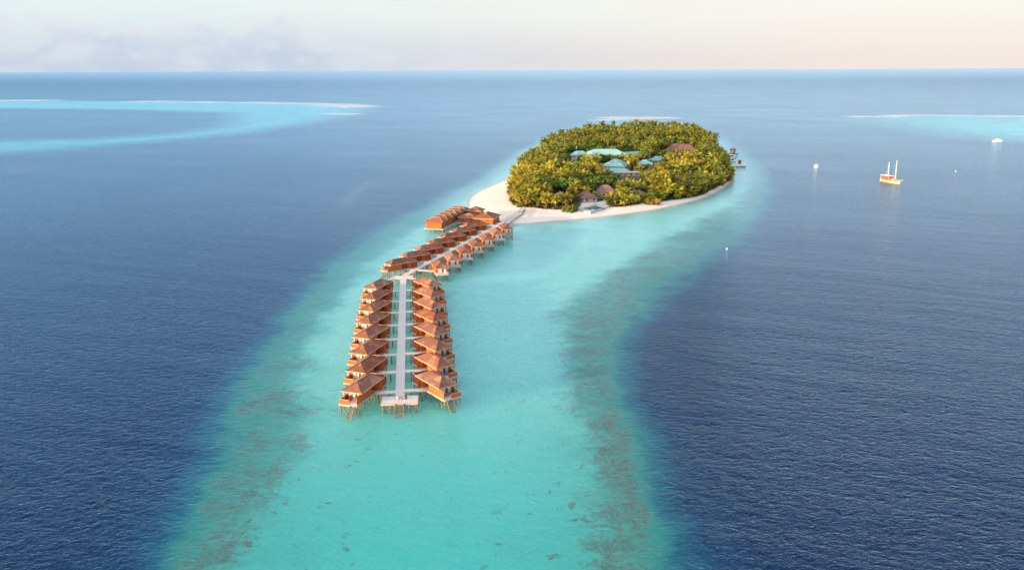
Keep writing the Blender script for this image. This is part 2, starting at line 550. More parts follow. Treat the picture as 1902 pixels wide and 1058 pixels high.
def water_mat(t, b):
    pos = t.n('ShaderNodeNewGeometry').outputs['Position']
    sh = t.attr('shelf'); far_ = t.attr('far_reef'); fm = t.attr('foam'); cst = t.attr('coast'); wk = t.attr('wake')
    n_big = t.noise(pos, 0.035, 4, 0.6)
    n_mid = t.noise(pos, 0.16, 5, 0.65)
    n_cor = t.noise(pos, 0.55, 6, 0.78, 0.6)
    n_fin = t.noise(pos, 1.3, 4, 0.75, 0.4)
    s = t.m('ADD', sh, t.m('MULTIPLY', t.m('SUBTRACT', n_big, 0.5), 0.85))
    s = t.m('ADD', s, t.m('MULTIPLY', t.m('SUBTRACT', n_mid, 0.5), 0.50))
    sn = t.m('MULTIPLY_ADD', s, 0.25, 0.5)                      # -2..2 -> 0..1
    col = t.ramp(sn, [(0.26, (0.001, 0.009, 0.055)), (0.43, (0.001, 0.022, 0.078)), (0.505, (0.004, 0.085, 0.140)), (0.56, (0.020, 0.185, 0.170)),
                      (0.66, (0.045, 0.245, 0.210)), (0.77, (0.048, 0.340, 0.312)), (0.93, (0.052, 0.390, 0.362))])
    # coral heads on the reef flat: dense in the band, loose patches further in
    dens = t.m('MULTIPLY', t.smooth(s, 0.05, 0.42), t.smooth(s, 1.55, 0.86))
    patch = t.noise(pos, 0.085, 4, 0.6, 0.4)
    cor = t.m('ADD', t.m('MULTIPLY', t.m('SUBTRACT', n_cor, 0.5), 1.1), t.m('MULTIPLY', t.m('SUBTRACT', patch, 0.5), 0.8))
    cor = t.m('ADD', cor, t.m('MULTIPLY', t.m('SUBTRACT', n_fin, 0.5), 0.7))
    cor = t.m('ADD', cor, t.m('MULTIPLY', t.m('SUBTRACT', n_mid, 0.5), 0.9))
    psx = t.n('ShaderNodeSeparateXYZ'); t.set(psx.inputs[0], pos)
    side = t.smooth(psx.outputs['X'], -45.0, 5.0)
    lite = t.m('MULTIPLY', t.smooth(psx.outputs['Y'], 150.0, 330.0), 0.22)
    bias = t.m('SUBTRACT', t.m('MULTIPLY', side, 0.05), t.m('MULTIPLY', lite, t.m('SUBTRACT', 1.15, side)))
    cmask = t.smooth(t.m('ADD', t.m('ADD', cor, bias), t.m('MULTIPLY', t.m('SUBTRACT', dens, 0.92), 0.55)), -0.08, 0.10)
    cmask = t.m('MULTIPLY', cmask, t.smooth(dens, 0.0, 0.12))
    cmask = t.m('MULTIPLY', cmask, t.smooth(t.noise(pos, 0.11, 4, 0.7, 0.5), 0.36, 0.56, 0.30, 1.15), clamp=True)
    loose = t.m('MULTIPLY', t.smooth(t.noise(pos, 0.24, 4, 0.62, 0.3), 0.605, 0.67), t.m('MULTIPLY', t.smooth(s, 0.6, 1.0), t.smooth(s, 2.2, 1.35)))
    cmask = t.m('MAXIMUM', cmask, loose)
    ccol = t.mix(t.smooth(n_fin, 0.36, 0.64), (0.024, 0.062, 0.058), (0.120, 0.150, 0.115))
    ccol = t.mix(t.smooth(n_mid, 0.35, 0.65, 0.0, 0.45), ccol, (0.040, 0.230, 0.200))
    col = t.mix(t.m('MULTIPLY', cmask, t.smooth(psx.outputs['Y'], 140.0, 400.0, 0.90, 0.50)), col, ccol)
    # paler where sand rises towards the island; distance term lightens colour against villa shadows
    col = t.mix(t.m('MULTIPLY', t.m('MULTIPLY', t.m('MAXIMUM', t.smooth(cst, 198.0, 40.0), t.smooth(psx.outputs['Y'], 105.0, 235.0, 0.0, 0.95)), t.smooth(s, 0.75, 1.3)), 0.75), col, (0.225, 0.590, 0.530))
    mott = t.noise(t.mapping(pos, (0.6, 1, 1), R(12)), 0.5, 5, 0.68, 0.5)
    col = t.mix(t.smooth(mott, 0.34, 0.66, 0.16, 0.0), col, t.mix(0.5, col, (0.02, 0.16, 0.15)))
    shore = t.m('MULTIPLY', t.smooth(t.m('ADD', cst, t.m('MULTIPLY', n_mid, 10.0)), 34.0, 3.0), 0.85)
    col = t.mix(t.m('MULTIPLY', shore, 0.8), col, (0.26, 0.56, 0.51))
    vs = t.smooth(t.m('ADD', cst, t.m('MULTIPLY', n_mid, 4.0)), 7.0, 1.5)
    col = t.mix(t.m('MULTIPLY', vs, 0.7), col, (0.62, 0.68, 0.60))
    fcol = t.mix(t.smooth(n_big, 0.3, 0.7), (0.05, 0.42, 0.42), (0.11, 0.58, 0.55))
    col = t.mix(t.m('MULTIPLY', far_, t.m('ADD', 0.70, t.m('MULTIPLY', n_big, 0.6)), clamp=True), col, fcol)
    fo = t.m('MULTIPLY', fm, t.smooth(t.noise(t.mapping(pos, (0.3, 1, 1)), 0.06, 5, 0.7), 0.36, 0.52))
    col = t.mix(fo, col, (0.80, 0.90, 0.97))
    col = t.mix(t.m('MULTIPLY', wk, 0.10), col, (0.45, 0.52, 0.56))
    # wind waves: two crossing trains, chop, and gusts that roughen or smooth them
    gust = t.noise(t.mapping(pos, (0.5, 1, 1), R(20)), 0.012, 3, 0.55)
    wa = t.noise(t.mapping(pos, (0.26, 0.44, 0.3), R(14)), 1.0, 4, 0.60, 0.35)
    wb = t.noise(t.mapping(pos, (0.34, 0.60, 0.3), R(-24), (7, 3, 0)), 1.0, 4, 0.60, 0.35)
    wc = t.noise(t.mapping(pos, (1.1, 1.5, 1.0), R(-6)), 1.0, 4, 0.65, 0.3)
    swl = t.noise(t.mapping(pos, (0.02, 0.075, 0.1), R(24)), 1.0, 3, 0.5, 0.2)
    def ridge(v):
        return t.m('SUBTRACT', 1.0, t.m('ABSOLUTE', t.m('MULTIPLY_ADD', v, 2.0, -1.0)))
    h = t.m('ADD', t.m('MULTIPLY', ridge(wa), 0.75), t.m('MULTIPLY', ridge(wb), 0.55))
    h = t.m('ADD', h, t.m('MULTIPLY', wc, 0.13))
    h = t.m('MULTIPLY', h, t.m('ADD', 0.22, t.m('MULTIPLY', gust, 0.50)))
    wy = t.n('ShaderNodeSeparateXYZ'); t.set(wy.inputs[0], pos)
    # less sea in the lee of the reef, more again in the open
    h = t.m('MULTIPLY', h, t.m('ADD', t.smooth(wy.outputs['Y'], 130.0, 420.0, 1.0, 0.55), t.smooth(wy.outputs['Y'], 800.0, 6000.0, 0.0, 1.5)))
    calm = t.smooth(s, 1.3, 0.0, 0.6, 1.0)
    h = t.m('MULTIPLY', h, calm)
    h = t.m('ADD', h, t.m('MULTIPLY', swl, t.smooth(wy.outputs['Y'], 130.0, 420.0, 0.75, 0.25)))
    bp = t.n('ShaderNodeBump'); bp.inputs['Distance'].default_value = 1.0; bp.inputs['Strength'].default_value = 1.0
    t.set(bp.inputs['Height'], h)
    # body of the water: light scattered back from some metres down; surface: bluish Fresnel reflection
    body = t.n('ShaderNodeSubsurfaceScattering', falloff='BURLEY')
    b2 = t.n('ShaderNodeBump'); b2.inputs['Distance'].default_value = 1.0; b2.inputs['Strength'].default_value = 0.14
    t.set(b2.inputs['Height'], h); t.set(body.inputs['Normal'], b2.outputs[0])
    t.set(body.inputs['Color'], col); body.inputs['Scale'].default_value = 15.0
    body.inputs['Radius'].default_value = (1.0, 1.0, 1.0)
    gl = t.n('ShaderNodeBsdfGlossy'); t.set(gl.inputs['Color'], t.mix(fo, (0.54, 0.82, 1.0), (0.6, 0.6, 0.6)))
    t.set(gl.inputs['Roughness'], 0.15); t.set(gl.inputs['Normal'], bp.outputs[0])
    fr = t.n('ShaderNodeFresnel'); fr.inputs['IOR'].default_value = 1.33; t.set(fr.inputs['Normal'], bp.outputs[0])
    mx = t.n('ShaderNodeMixShader'); t.set(mx.inputs[0], fr.outputs[0])
    t.t.links.new(body.outputs[0], mx.inputs[1]); t.t.links.new(gl.outputs[0], mx.inputs[2])
    o = [x for x in t.t.nodes if x.bl_idname == 'ShaderNodeOutputMaterial'][0]
    t.t.links.new(mx.outputs[0], o.inputs['Surface'])


M['water'] = material('sea_water', water_mat)
me = bpy.data.meshes.new('water')
verts = np.stack([vx, vy, np.zeros_like(vx)], 1)
ii = (np.arange(ny - 1)[:, None] * nx + np.arange(nx - 1)[None, :]).ravel()
quads = np.stack([ii, ii + 1, ii + nx + 1, ii + nx], 1)


def np_mesh(me, verts, quads, mi=None):
    me.vertices.add(len(verts)); me.vertices.foreach_set('co', np.asarray(verts, np.float32).ravel())
    k = quads.shape[1]
    me.loops.add(quads.size); me.loops.foreach_set('vertex_index', quads.astype(np.int32).ravel())
    me.polygons.add(len(quads)); me.polygons.foreach_set('loop_start', np.arange(0, quads.size, k, dtype=np.int32))
    if mi is not None:
        me.polygons.foreach_set('material_index', np.asarray(mi, np.int32))
    me.update(calc_edges=True); me.validate()


np_mesh(me, verts, quads)
for nm, arr in (('shelf', shelf), ('far_reef', far), ('foam', foam), ('coast', coast), ('wake', wake)):
    a = me.attributes.new(nm, 'FLOAT', 'POINT'); a.data.foreach_set('value', np.asarray(arr, np.float32))
me.materials.append(M['water'])
water = bpy.data.objects.new('water', me); COL.objects.link(water)
tag(water, 'blue sea with a turquoise lagoon and a dark coral reef band', kind='structure')

# ------------------------------------------------------------------ island ground
def ground_z(x, y):
    d = sdist(COAST, np.asarray(x, float), np.asarray(y, float))
    return np.where(d < 0, np.maximum(d * 0.10, -3.0), 1.7 * (1 - np.exp(-np.maximum(d, 0) / 10.0)))


tx = np.arange(COAST[:, 0].min() - 40, COAST[:, 0].max() + 40, 2.5)
ty = np.concatenate([np.arange(COAST[:, 1].min() - 40, 560, 2.0), np.arange(560, COAST[:, 1].max() + 60, 5.0)])
hx, hy = np.meshgrid(tx, ty)
hz = ground_z(hx.ravel(), hy.ravel())
hz = hz + 0.08 * np.sin(hx.ravel() * 0.21 + 1.3 * np.sin(hy.ravel() * 0.13)) * (hz > 0.4)
ii = (np.arange(len(ty) - 1)[:, None] * len(tx) + np.arange(len(tx) - 1)[None, :]).ravel()
me = bpy.data.meshes.new('ground')
np_mesh(me, np.stack([hx.ravel(), hy.ravel(), hz], 1), np.stack([ii, ii + 1, ii + len(tx) + 1, ii + len(tx)], 1))
a = me.attributes.new('planted', 'FLOAT', 'POINT')
a.data.foreach_set('value', np.clip(sdist(VEG, hx.ravel(), hy.ravel()) / 6.0, -4, 4).astype(np.float32))
me.polygons.foreach_set('use_smooth', [True] * len(me.polygons))


def ground_mat(t, b):
    pos = t.n('ShaderNodeNewGeometry').outputs['Position']
    n1 = t.noise(pos, 0.25, 5, 0.6); n2 = t.noise(pos, 1.2, 4, 0.6)
    z = t.n('ShaderNodeSeparateXYZ'); t.set(z.inputs[0], pos)
    sand = t.mix(n1, (0.66, 0.58, 0.49), (0.80, 0.73, 0.63))
    sand = t.mix(t.smooth(t.m('ADD', z.outputs[2], t.m('MULTIPLY', n1, 0.25)), 0.55, 0.12), sand, (0.50, 0.44, 0.36))
    soil = t.mix(n2, (0.05, 0.055, 0.018), (0.12, 0.09, 0.045))
    pl = t.smooth(t.m('ADD', t.attr('planted'), t.m('MULTIPLY_ADD', n1, 1.6, -0.8)), -0.25, 0.25)
    t.set(b.inputs['Base Color'], t.mix(pl, sand, soil))
    b.inputs['Roughness'].default_value = 0.9
    bp = t.n('ShaderNodeBump'); bp.inputs['Distance'].default_value = 0.25
    t.set(bp.inputs['Height'], n1); t.set(b.inputs['Normal'], bp.outputs[0])


M['ground'] = material('island_ground', ground_mat)
me.materials.append(M['ground'])
ground = bpy.data.objects.new('ground', me); COL.objects.link(ground)
tag(ground, 'low island with a pale sand beach round dark planted soil', kind='structure')
# bare bank behind the island
bk = MB()
bl = W([(1168, 222.6), (1178, 221.6), (1205, 221.8), (1230, 222.4), (1232, 223.2), (1200, 224), (1175, 223.6)])
c0 = bl.mean(0)
bk.add([(*p, -0.3) for p in bl] + [(*(c0 + (p - c0) * 0.75), 0.55) for p in bl] + [(*c0, 0.9)],
       [(i, (i + 1) % 7, 7 + (i + 1) % 7, 7 + i) for i in range(7)] + [(7 + i, 7 + (i + 1) % 7, 14) for i in range(7)])
tag(bk.build('sandbank', mottled('wet_sand', (0.34, 0.22, 0.13), (0.48, 0.36, 0.24), 0.05)), 'low brown sandbank in the surf behind the island', kind='structure')

# ------------------------------------------------------------------ jetties
DECK = 2.5
J1a, J1b = np.array([-25.75, 177.0]), np.array([-39.6, 293.0])
J2 = [p for p in W([(751.5, 511), (800.6, 485), (922.9, 418.9), (966, 396), (973.5, 385.5)], DECK)]


def strip(mb, a, b, wd, z0, z1):
    a, b = np.array(a, float), np.array(b, float)
    d = (b - a) / np.linalg.norm(b - a); n = np.array([-d[1], d[0]]) * wd / 2
    mb.prism([a - n, b - n, b + n, a + n], z0, z1)


pile_mb = MB(); pile_mb.tube([(0, 0, -1.2), (0, 0, 2.28)], [0.15, 0.13], 7)
PILE = None


def add_pile(parent, x, y, top=2.28, name='pile'):
    global PILE
    if PILE is None:
        PILE = pile_mb.build(name, M['pile'], parent, (x, y, 0)); o = PILE
    else:
        o = bpy.data.objects.new(name, PILE.data); COL.objects.link(o); o.parent = parent; o.location = (x, y, 0)
    o.scale = (1, 1, top / 2.28)
    return o


def place_deck(mb, name, a, b, mat, parent):
    """deck of mb (world coords) rebuilt in a frame whose x runs along a->b, so the planks lie across it"""
    a = np.array(a, float); b = np.array(b, float)
    ang = math.atan2(*(b - a)[::-1])
    c, s = math.cos(-ang), math.sin(-ang)
    mb.v = [(c * (x - a[0]) - s * (y - a[1]), s * (x - a[0]) + c * (y - a[1]), z) for x, y, z in mb.v]
    return mb.build(name, mat, parent, (a[0], a[1], 0), ang)


jet = thing('jetty', 'straight pale timber jetty between two rows of villas, with an end platform', 'jetty')
mb = MB(); strip(mb, J1a, J1b, 2.15, DECK - 0.22, DECK); place_deck(mb, 'walkway', J1a, J1b, M['deck'], jet)
ud = (J1b - J1a) / np.linalg.norm(J1b - J1a); un = np.array([-ud[1], ud[0]])
pc = J1a - ud * 1.2
pa = R(5)
px_, py_ = np.array([math.cos(pa), math.sin(pa)]), np.array([-math.sin(pa), math.cos(pa)])
mb = MB(); mb.prism([pc + px_ * i * 4.05 + py_ * j * 2.15 for i, j in ((-1, -1), (1, -1), (1, 1), (-1, 1))], DECK - 0.24, DECK + 0.012)
place_deck(mb, 'platform', pc, pc + px_, M['deck'], jet)
mb = MB()
for i, j, k, l in ((-1, -1, 1, -1), (-1, -1, -1, 1), (1, -1, 1, 1), (-1, 1, 1, 1)):
    a = pc + px_ * i * 4.1 + py_ * j * 2.2; b = pc + px_ * k * 4.1 + py_ * l * 2.2
    mb.bar((*a, DECK - 0.16), (*b, DECK - 0.16), 0.12, 0.42)
mb.build('edge_beam', M['fascia'], jet)
mb = MB()
st0 = pc - py_ * 2.26
for sd in (-1, 1):
    a = st0 + px_ * sd * 0.95; mb.bar((*a, DECK - 0.05), (*(a - py_ * 2.6), -0.5), 0.14, 0.28)
for k in range(10):
    p = st0 - py_ * 2.6 * (k + .5) / 10; z = DECK - 0.1 - (k + .5) * 0.29
    mb.bar((*(p - px_ * 0.9), z), (*(p + px_ * 0.9), z), 0.26, 0.05)
mb.build('stair', M['pile'], jet)
for i in (-3.7, -2.2, -1.0, 1.0, 2.2, 3.7):
    for j in (-1.9, 1.9):
        add_pile(jet, *(pc + px_ * i + py_ * j))
for i, k in ((-3.7, -2.2), (3.7, 2.2), (3.7, 2.9), (-3.7, -3.0)):
    mb = MB(); mb.bar((*(pc + px_ * i - py_ * 1.9), 2.2), (*(pc + px_ * k - py_ * 1.7), 0.0), 0.14)
    mb.build('brace', M['pile'], jet)
L1 = np.linalg.norm(J1b - J1a)
for k in range(17):
    p = J1a + ud * (4 + k * 6.55)
    for s_ in (-0.85, 0.85):
        add_pile(jet, *(p + un * s_))
# head platform where the two jetties meet
hp = W([(726, 517.5), (735, 512.5), (771.5, 511), (771.5, 517)], DECK)
hp2 = W([(713, 525), (726, 517.5), (735, 513), (722, 523)], DECK)
mb = MB(); mb.prism(list(hp), DECK - 0.25, DECK + 0.02); place_deck(mb, 'head_platform', hp[0], hp[3], M['deck'], jet)
mb = MB(); strip(mb, G(733, 514.5, DECK), G(712, 526, DECK), 1.6, DECK - 0.25, DECK - 0.01); mb.build('ramp', M['fascia'], jet)
mb = MB()
for a, b in ((hp[0], hp[3]), (hp[1], hp[2])):
    mb.bar((*a, DECK + 1.0), (*b, DECK + 1.0), 0.12, 0.12)
    for q in np.linspace(0, 1, 7):
        p = a + (b - a) * q; mb.bar((*p, DECK), (*p, DECK + 1.0), 0.1)
mb.build('railing', M['fascia'], jet)
for q in np.linspace(0.03, 0.97, 5):
    for a, b in ((hp[0], hp[3]), (hp[1], hp[2])):
        add_pile(jet, *(a + (b - a) * q))

jet2 = thing('jetty', 'pale timber jetty running from the head platform up onto the beach', 'jetty')
for k in range(4):
    mb = MB(); strip(mb, J2[k], J2[k + 1] + (J2[k + 1] - J2[k]) * 0.004, 2.0, (DECK - 0.22), DECK - 0.004 * k)
    place_deck(mb, 'walkway', J2[k], J2[k + 1], M['deck'], jet2)
for k, n_ in ((0, 5), (1, 14)):
    for q in np.linspace(0.06, 0.97, n_):
        p = J2[k] + (J2[k + 1] - J2[k]) * q
        d = (J2[k + 1] - J2[k]); d /= np.linalg.norm(d)
        for s_ in (-0.8, 0.8):
            add_pile(jet2, p[0] - d[1] * s_, p[1] + d[0] * s_)
mb = MB()
for k in (2, 3):
    for s_ in (-0.95, 0.95):
        d = (J2[k + 1] - J2[k]); d /= np.linalg.norm(d); n = np.array([-d[1], d[0]]) * s_
        st = 0.25 if k == 2 else 0.0
        a = J2[k] + (J2[k + 1] - J2[k]) * st + n; b = J2[k + 1] + n
        mb.bar((*a, DECK + 0.9), (*b, DECK + 0.9), 0.09)
        for q in np.linspace(0, 1, 9):
            p = a + (b - a) * q; mb.bar((*p, DECK - 0.1), (*p, DECK + 0.9), 0.09)
mb.build('railing', M['dark'], jet2)


# ------------------------------------------------------------------ water villas
def make_villa(e, label, small=False):
    """local x runs from the jetty end (0) to the sea end; e = side of the entrance"""
    t = thing('water_villa', label, 'villa')
    fz = 2.62                                         # floor
    end, dk = (9.5, 10.5) if small else (8.7, 12.0)  # where the room and its sea deck end
    wt = 4.95                                         # wall top
    mb = MB(); mb.box(-2.5, dk, -2.25, 2.25, fz - 0.26, fz)
    mb.build('floor', M['deck'], t)
    mb = MB()
    for y in (-2.29, 2.29): mb.bar((-2.5, y, fz - 0.2), (dk, y, fz - 0.2), 0.07, 0.36)
    mb.bar((dk + 0.04, -2.3, fz - 0.2), (dk + 0.04, 2.3, fz - 0.2), 0.08, 0.36)
    mb.build('edge_beam', M['fascia'], t)
    th = 0.12
    mb = MB()                                         # main room, with the entrance recess
    mb.box(0.6, end, -e * 2.1 - th / 2, -e * 2.1 + th / 2, fz, wt)
    mb.box(0.6, 2.2, e * 2.1 - th / 2, e * 2.1 + th / 2, fz, wt)
    mb.box(4.9, end, e * 2.1 - th / 2, e * 2.1 + th / 2, fz, wt)
    mb.box(2.2 - th, 2.2, min(e * 0.7, e * 2.04), max(e * 0.7, e * 2.04), fz, wt)
    mb.box(4.9, 4.9 + th, min(e * 0.7, e * 2.04), max(e * 0.7, e * 2.04), fz, wt)
    mb.box(2.2, 4.9, e * 0.7 - th / 2, e * 0.7 + th / 2, fz, wt)
    mb.box(end - .12, end, -2.04, -1.55, fz, wt); mb.box(end - .12, end, 1.55, 2.04, fz, wt)
    mb.box(end - .12, end, -1.55, 1.55, 4.75, wt)
    mb.build('wall', M['wall'], t)
    mb = MB(); mb.box(3.0, 4.0, min(e * 0.77, e * 0.83), max(e * 0.77, e * 0.83), fz, fz + 2.05)
    dr = mb.build('door', M['court'], t)
    mb = MB(); mb.box(3.85, 3.92, min(e * 0.83, e * 0.89), max(e * 0.83, e * 0.89), fz + 0.95, fz + 1.1); mb.build('handle', M['dark'], dr)
    mb = MB()                                         # entrance screen standing out from the wall
    mb.box(1.5, 1.62, min(e * 2.17, e * 3.3), max(e * 2.17, e * 3.3), fz, 4.35)
    mb.build('entrance_screen', M['wall'], t)
    mb = MB()                                         # open-air bathroom court at the jetty end
    mb.box(-2.5, -2.5 + th, -2.16, 2.16, fz, 4.75)
    mb.box(-2.5 + th, 0.6, -2.16, -2.16 + th, fz, 4.75); mb.box(-2.5 + th, 0.6, 2.16 - th, 2.16, fz, 4.75)
    mb.box(0.48, 0.6, -2.04, 2.04, fz, wt)
    cw = mb.build('courtyard_wall', M['court'], t)
    mb = MB(); mb.bar((-2.53, -2.2, 4.79), (-2.53, 2.2, 4.79), 0.16, 0.07); mb.bar((-2.4, -2.2, 4.79), (0.5, -2.2, 4.79), 0.14, 0.07); mb.bar((-2.4, 2.2, 4.79), (0.5, 2.2, 4.79), 0.14, 0.07)
    mb.build('coping', M['fascia'], cw)
    mb = MB(); mb.hip(-0.35, 10.3, -2.65, 2.65, 5.0, 6.4, 2.4, 2.9)
    rf = mb.build('roof', M['roof'], t)
    mb = MB()
    for y in (-2.68, 2.68): mb.bar((-0.38, y, 4.9), (10.33, y, 4.9), 0.06, 0.2)
    for x in (-0.38, 10.33): mb.bar((x, -2.7, 4.9), (x, 2.7, 4.9), 0.06, 0.2)
    mb.build('fascia', M['fascia'], rf)
    mb = MB()
    mb.bar((2.0, 0, 6.43), (7.45, 0, 6.43), 0.26, 0.1)
    for x, xx in ((-0.3, 2.05), (10.25, 7.4)):
        for y in (-2.6, 2.6): mb.bar((x, y, 5.05), (xx, 0, 6.45), 0.16, 0.08)
    mb.build('ridge_cap', M['roof'], rf)
    for k in range(4):                                # sliding doors to the sea deck
        y = -1.55 + 0.775 * k
        mb = MB(); mb.box(end - 0.100, end - 0.020, y, y + 0.08, fz, 4.75); mb.box(end - 0.100, end - 0.020, y + 0.70, y + 0.775, fz, 4.75); mb.box(end - 0.100, end - 0.020, y + .08, y + 0.70, 4.62, 4.75); mb.box(end - 0.100, end - 0.020, y + .08, y + 0.70, fz, fz + 0.15)
        wd = mb.build('window', M['white'], t)
        mb = MB(); mb.box(end - 0.075, end - 0.050, y + 0.08, y + 0.70, fz + 0.15, 4.62); mb.build('pane', M['cream'] if k in (0, 1, 3) else M['glass'], wd)
    if small:                                         # narrow balcony with a pale low rail
        mb = MB(); mb.box(dk - .1, dk, -2.2, 2.2, fz, fz + 0.75); mb.box(end, dk - .1, -2.2, -2.1, fz, fz + .75); mb.box(end, dk - .1, 2.1, 2.2, fz, fz + .75)
        mb.build('balcony_rail', M['deck'], t)
    else:
        mb = MB(); mb.box(8.7, 11.6, min(e * 2.05, e * 2.17), max(e * 2.05, e * 2.17), fz, 4.6)
        mb.build('privacy_screen', M['wall'], t)
        mb = MB()
        mb.box(8.7, 11.9, min(-e * 2.05, -e * 2.17), max(-e * 2.05, -e * 2.17), fz, fz + 1.0)
        mb.box(11.78, 11.9, min(-e * 2.05, e * 0.35), max(-e * 2.05, e * 0.35), fz, fz + 1.0)
        pp = mb.build('parapet', M['wall'], t)
        mb = MB(); mb.bar((11.84, -e * 2.2, fz + 1.04), (11.84, e * 0.35, fz + 1.04), 0.18, 0.07); mb.bar((8.7, -e * 2.11, fz + 1.04), (11.75, -e * 2.11, fz + 1.04), 0.18, 0.07)
        mb.build('handrail', M['fascia'], pp)
        for y in (-2.1, 2.1):
            mb = MB(); mb.box(10.0, 10.14, y - 0.07 - 0.13 * (y > 0), y + 0.07 - 0.13 * (y > 0) if y > 0 else y + 0.2, fz, 4.84)
            mb.build('post', M['fascia'], t)
        mb = MB()                                         # steps down to the water
        for y in (0.75, 1.85): mb.bar((12.1, e * y, fz - 0.1), (14.4, e * y, -0.5), 0.12, 0.26)
        for k in range(10):
            x = 12.1 + 2.3 * (k + .5) / 10; z = fz - 0.12 - 3.1 * (k + .5) / 10
            mb.bar((x, e * 0.8, z), (x, e * 1.8, z), 0.24, 0.05)
        mb.build('stair', M['pile'], t)
    for x in (-2.2, 0.4, 3.0, 5.6, 8.2, 10.2) + (() if small else (11.7,)):
        for y in (-1.95, 1.95):
            add_pile(t, x, y, 2.34)
    for p, q in [((x, y * 1.9, 2.2), (x, y * 0.3, 0.1)) for x in (-2.2, 3.0, 8.2, dk - .3) for y in (-1, 1)] + [((-2.2, e * 1.95, 2.2), (0.4, e * 1.95, 0.2)), ((dk - .3, e * 1.95, 2.2), (dk - 1.8, e * 1.95, 0.2)), ((8.2, e * 1.95, 2.2), (5.6, e * 1.95, 0.2))]:
        mb = MB(); mb.bar(p, q, 0.12); mb.build('brace', M['pile'], t)
    return t


ORD = ['nearest', 'second', 'third', 'fourth', 'fifth', 'sixth', 'seventh', 'eighth']
vL = make_villa(1, 'x'); vR = make_villa(-1, 'x'); vS = make_villa(-1, 'x', True)
STEP1 = ud * 13.1
d2 = np.array([math.cos(R(72.35)), math.sin(R(72.35))]); STEP2 = d2 * 13.2
used = {1: False, -1: False, 0: False}
ENT = []


def put_villa(e, org, ang, label, group):
    kind = e; e = -1 if kind == 0 else kind
    o = {1: vL, -1: vR, 0: vS}[kind]
    if used[kind]:
        o = copy_tree(o)
    used[kind] = True
    o.location = (org[0], org[1], 0); o.rotation_euler = (0, 0, ang + R(random.uniform(-0.9, 0.9)))
    tag(o, label, 'villa', group)
    c, s = math.cos(ang), math.sin(ang)
    ENT.append((np.array([org[0] + c * 3.2 - s * e * 2.3, org[1] + s * 3.2 + c * e * 2.3]), o))
    return o


for k in range(8):
    nm = ORD[k] + (' and last' if k == 7 else '')
    extra = ' with red chair on its deck' if k == 0 else ''
    put_villa(1, np.array([-32.9, 184.1]) + STEP1 * k, R(251), f'{nm} orange timber villa left of the straight jetty{extra}', 'stilt villas left of the straight jetty')
    put_villa(-1, np.array([-20.65, 186.0]) + STEP1 * k, R(-53), f'{nm} orange timber villa in the right row along the straight jetty', 'stilt villas right of the straight jetty')
N1 = len(ENT)
for k in range(7):
    nm = ORD[k] + (' and last' if k == 6 else '')
    put_villa(1, np.array([-38.4, 307.7]) + STEP2 * k, R(219), f'{nm} brown roofed villa left of the slanting jetty, counted from the head platform', 'stilt villas left of the slanting jetty')
    put_villa(0, np.array([-27.9, 304.1]) + STEP2 * k, R(-77), f'{nm} small villa right of the slanting jetty, counted from the head platform', 'stilt villas right of the slanting jetty')
    l_ = ENT[-2][1]; l_.scale = (0.93, 1, 1); l_.location.x += math.cos(R(219)) * 0.8; l_.location.y += math.sin(R(219)) * 0.8


def foot(p, a, b):
    d = (b - a) / np.linalg.norm(b - a)
    return a + d * np.dot(p - a, d)


for i, (p, o) in enumerate(ENT):
    first = i < N1
    par, a, b = (jet, J1a, J1b) if first else (jet2, J2[1], J2[2])
    q = foot(p, a, b)
    d = (p - q) / np.linalg.norm(p - q)
    mb = MB(); strip(mb, q + d * 1.08, p + d * 0.35 - 0, 1.7, DECK - 0.2, DECK - 0.006)
    br = place_deck(mb, 'branch_walkway', q, p, M['deck'], par)
    mb = MB()
    l = np.linalg.norm(p - q)
    mb.bar((1.1, -0.88, DECK - 0.12), (l + .3, -0.88, DECK - 0.12), 0.06, 0.22); mb.bar((1.1, 0.88, DECK - 0.12), (l + .3, 0.88, DECK - 0.12), 0.06, 0.22)
    mb.build('edge_beam', M['fascia'], br)
    for t_ in (0.45, 0.9):
        for s_ in (-0.7, 0.7):
            add_pile(br, l * t_, s_, 2.28)


# things standing on the decks
def on_villa(o, x, y, z=2.62):
    m_ = Matrix.Translation(o.location) @ Matrix.Rotation(o.rotation_euler.z, 4, 'Z')
    return m_ @ Vector((x, y, z)), o.rotation_euler.z


p, a_ = on_villa(ENT[0][1], 9.7, -0.9)
ch = thing('deck_chair', 'red cushioned deck chair on the nearest left villa deck', 'chair', p, a_)
mb = MB(); mb.box(-0.8, 0.5, -0.3, 0.3, 0.30, 0.42); mb.build('seat', M['red'], ch)
mb = MB(); mb.add([(-0.8, -0.3, 0.42), (-0.8, 0.3, 0.42), (-1.1, 0.3, 1.0), (-1.1, -0.3, 1.0), (-0.7, -0.3, 0.42), (-0.7, 0.3, 0.42), (-1.0, 0.3, 1.02), (-1.0, -0.3, 1.02)],
    [(0, 1, 2, 3), (7, 6, 5, 4), (0, 4, 5, 1), (2, 6, 7, 3), (0, 3, 7, 4), (1, 5, 6, 2)]); mb.build('backrest', M['red'], ch)
for x in (-0.7, 0.4):
    for y in (-0.25, 0.25):
        mb = MB(); mb.box(x - 0.03, x + 0.03, y - 0.03, y + 0.03, 0, 0.30); mb.build('leg', M['dark'], ch)


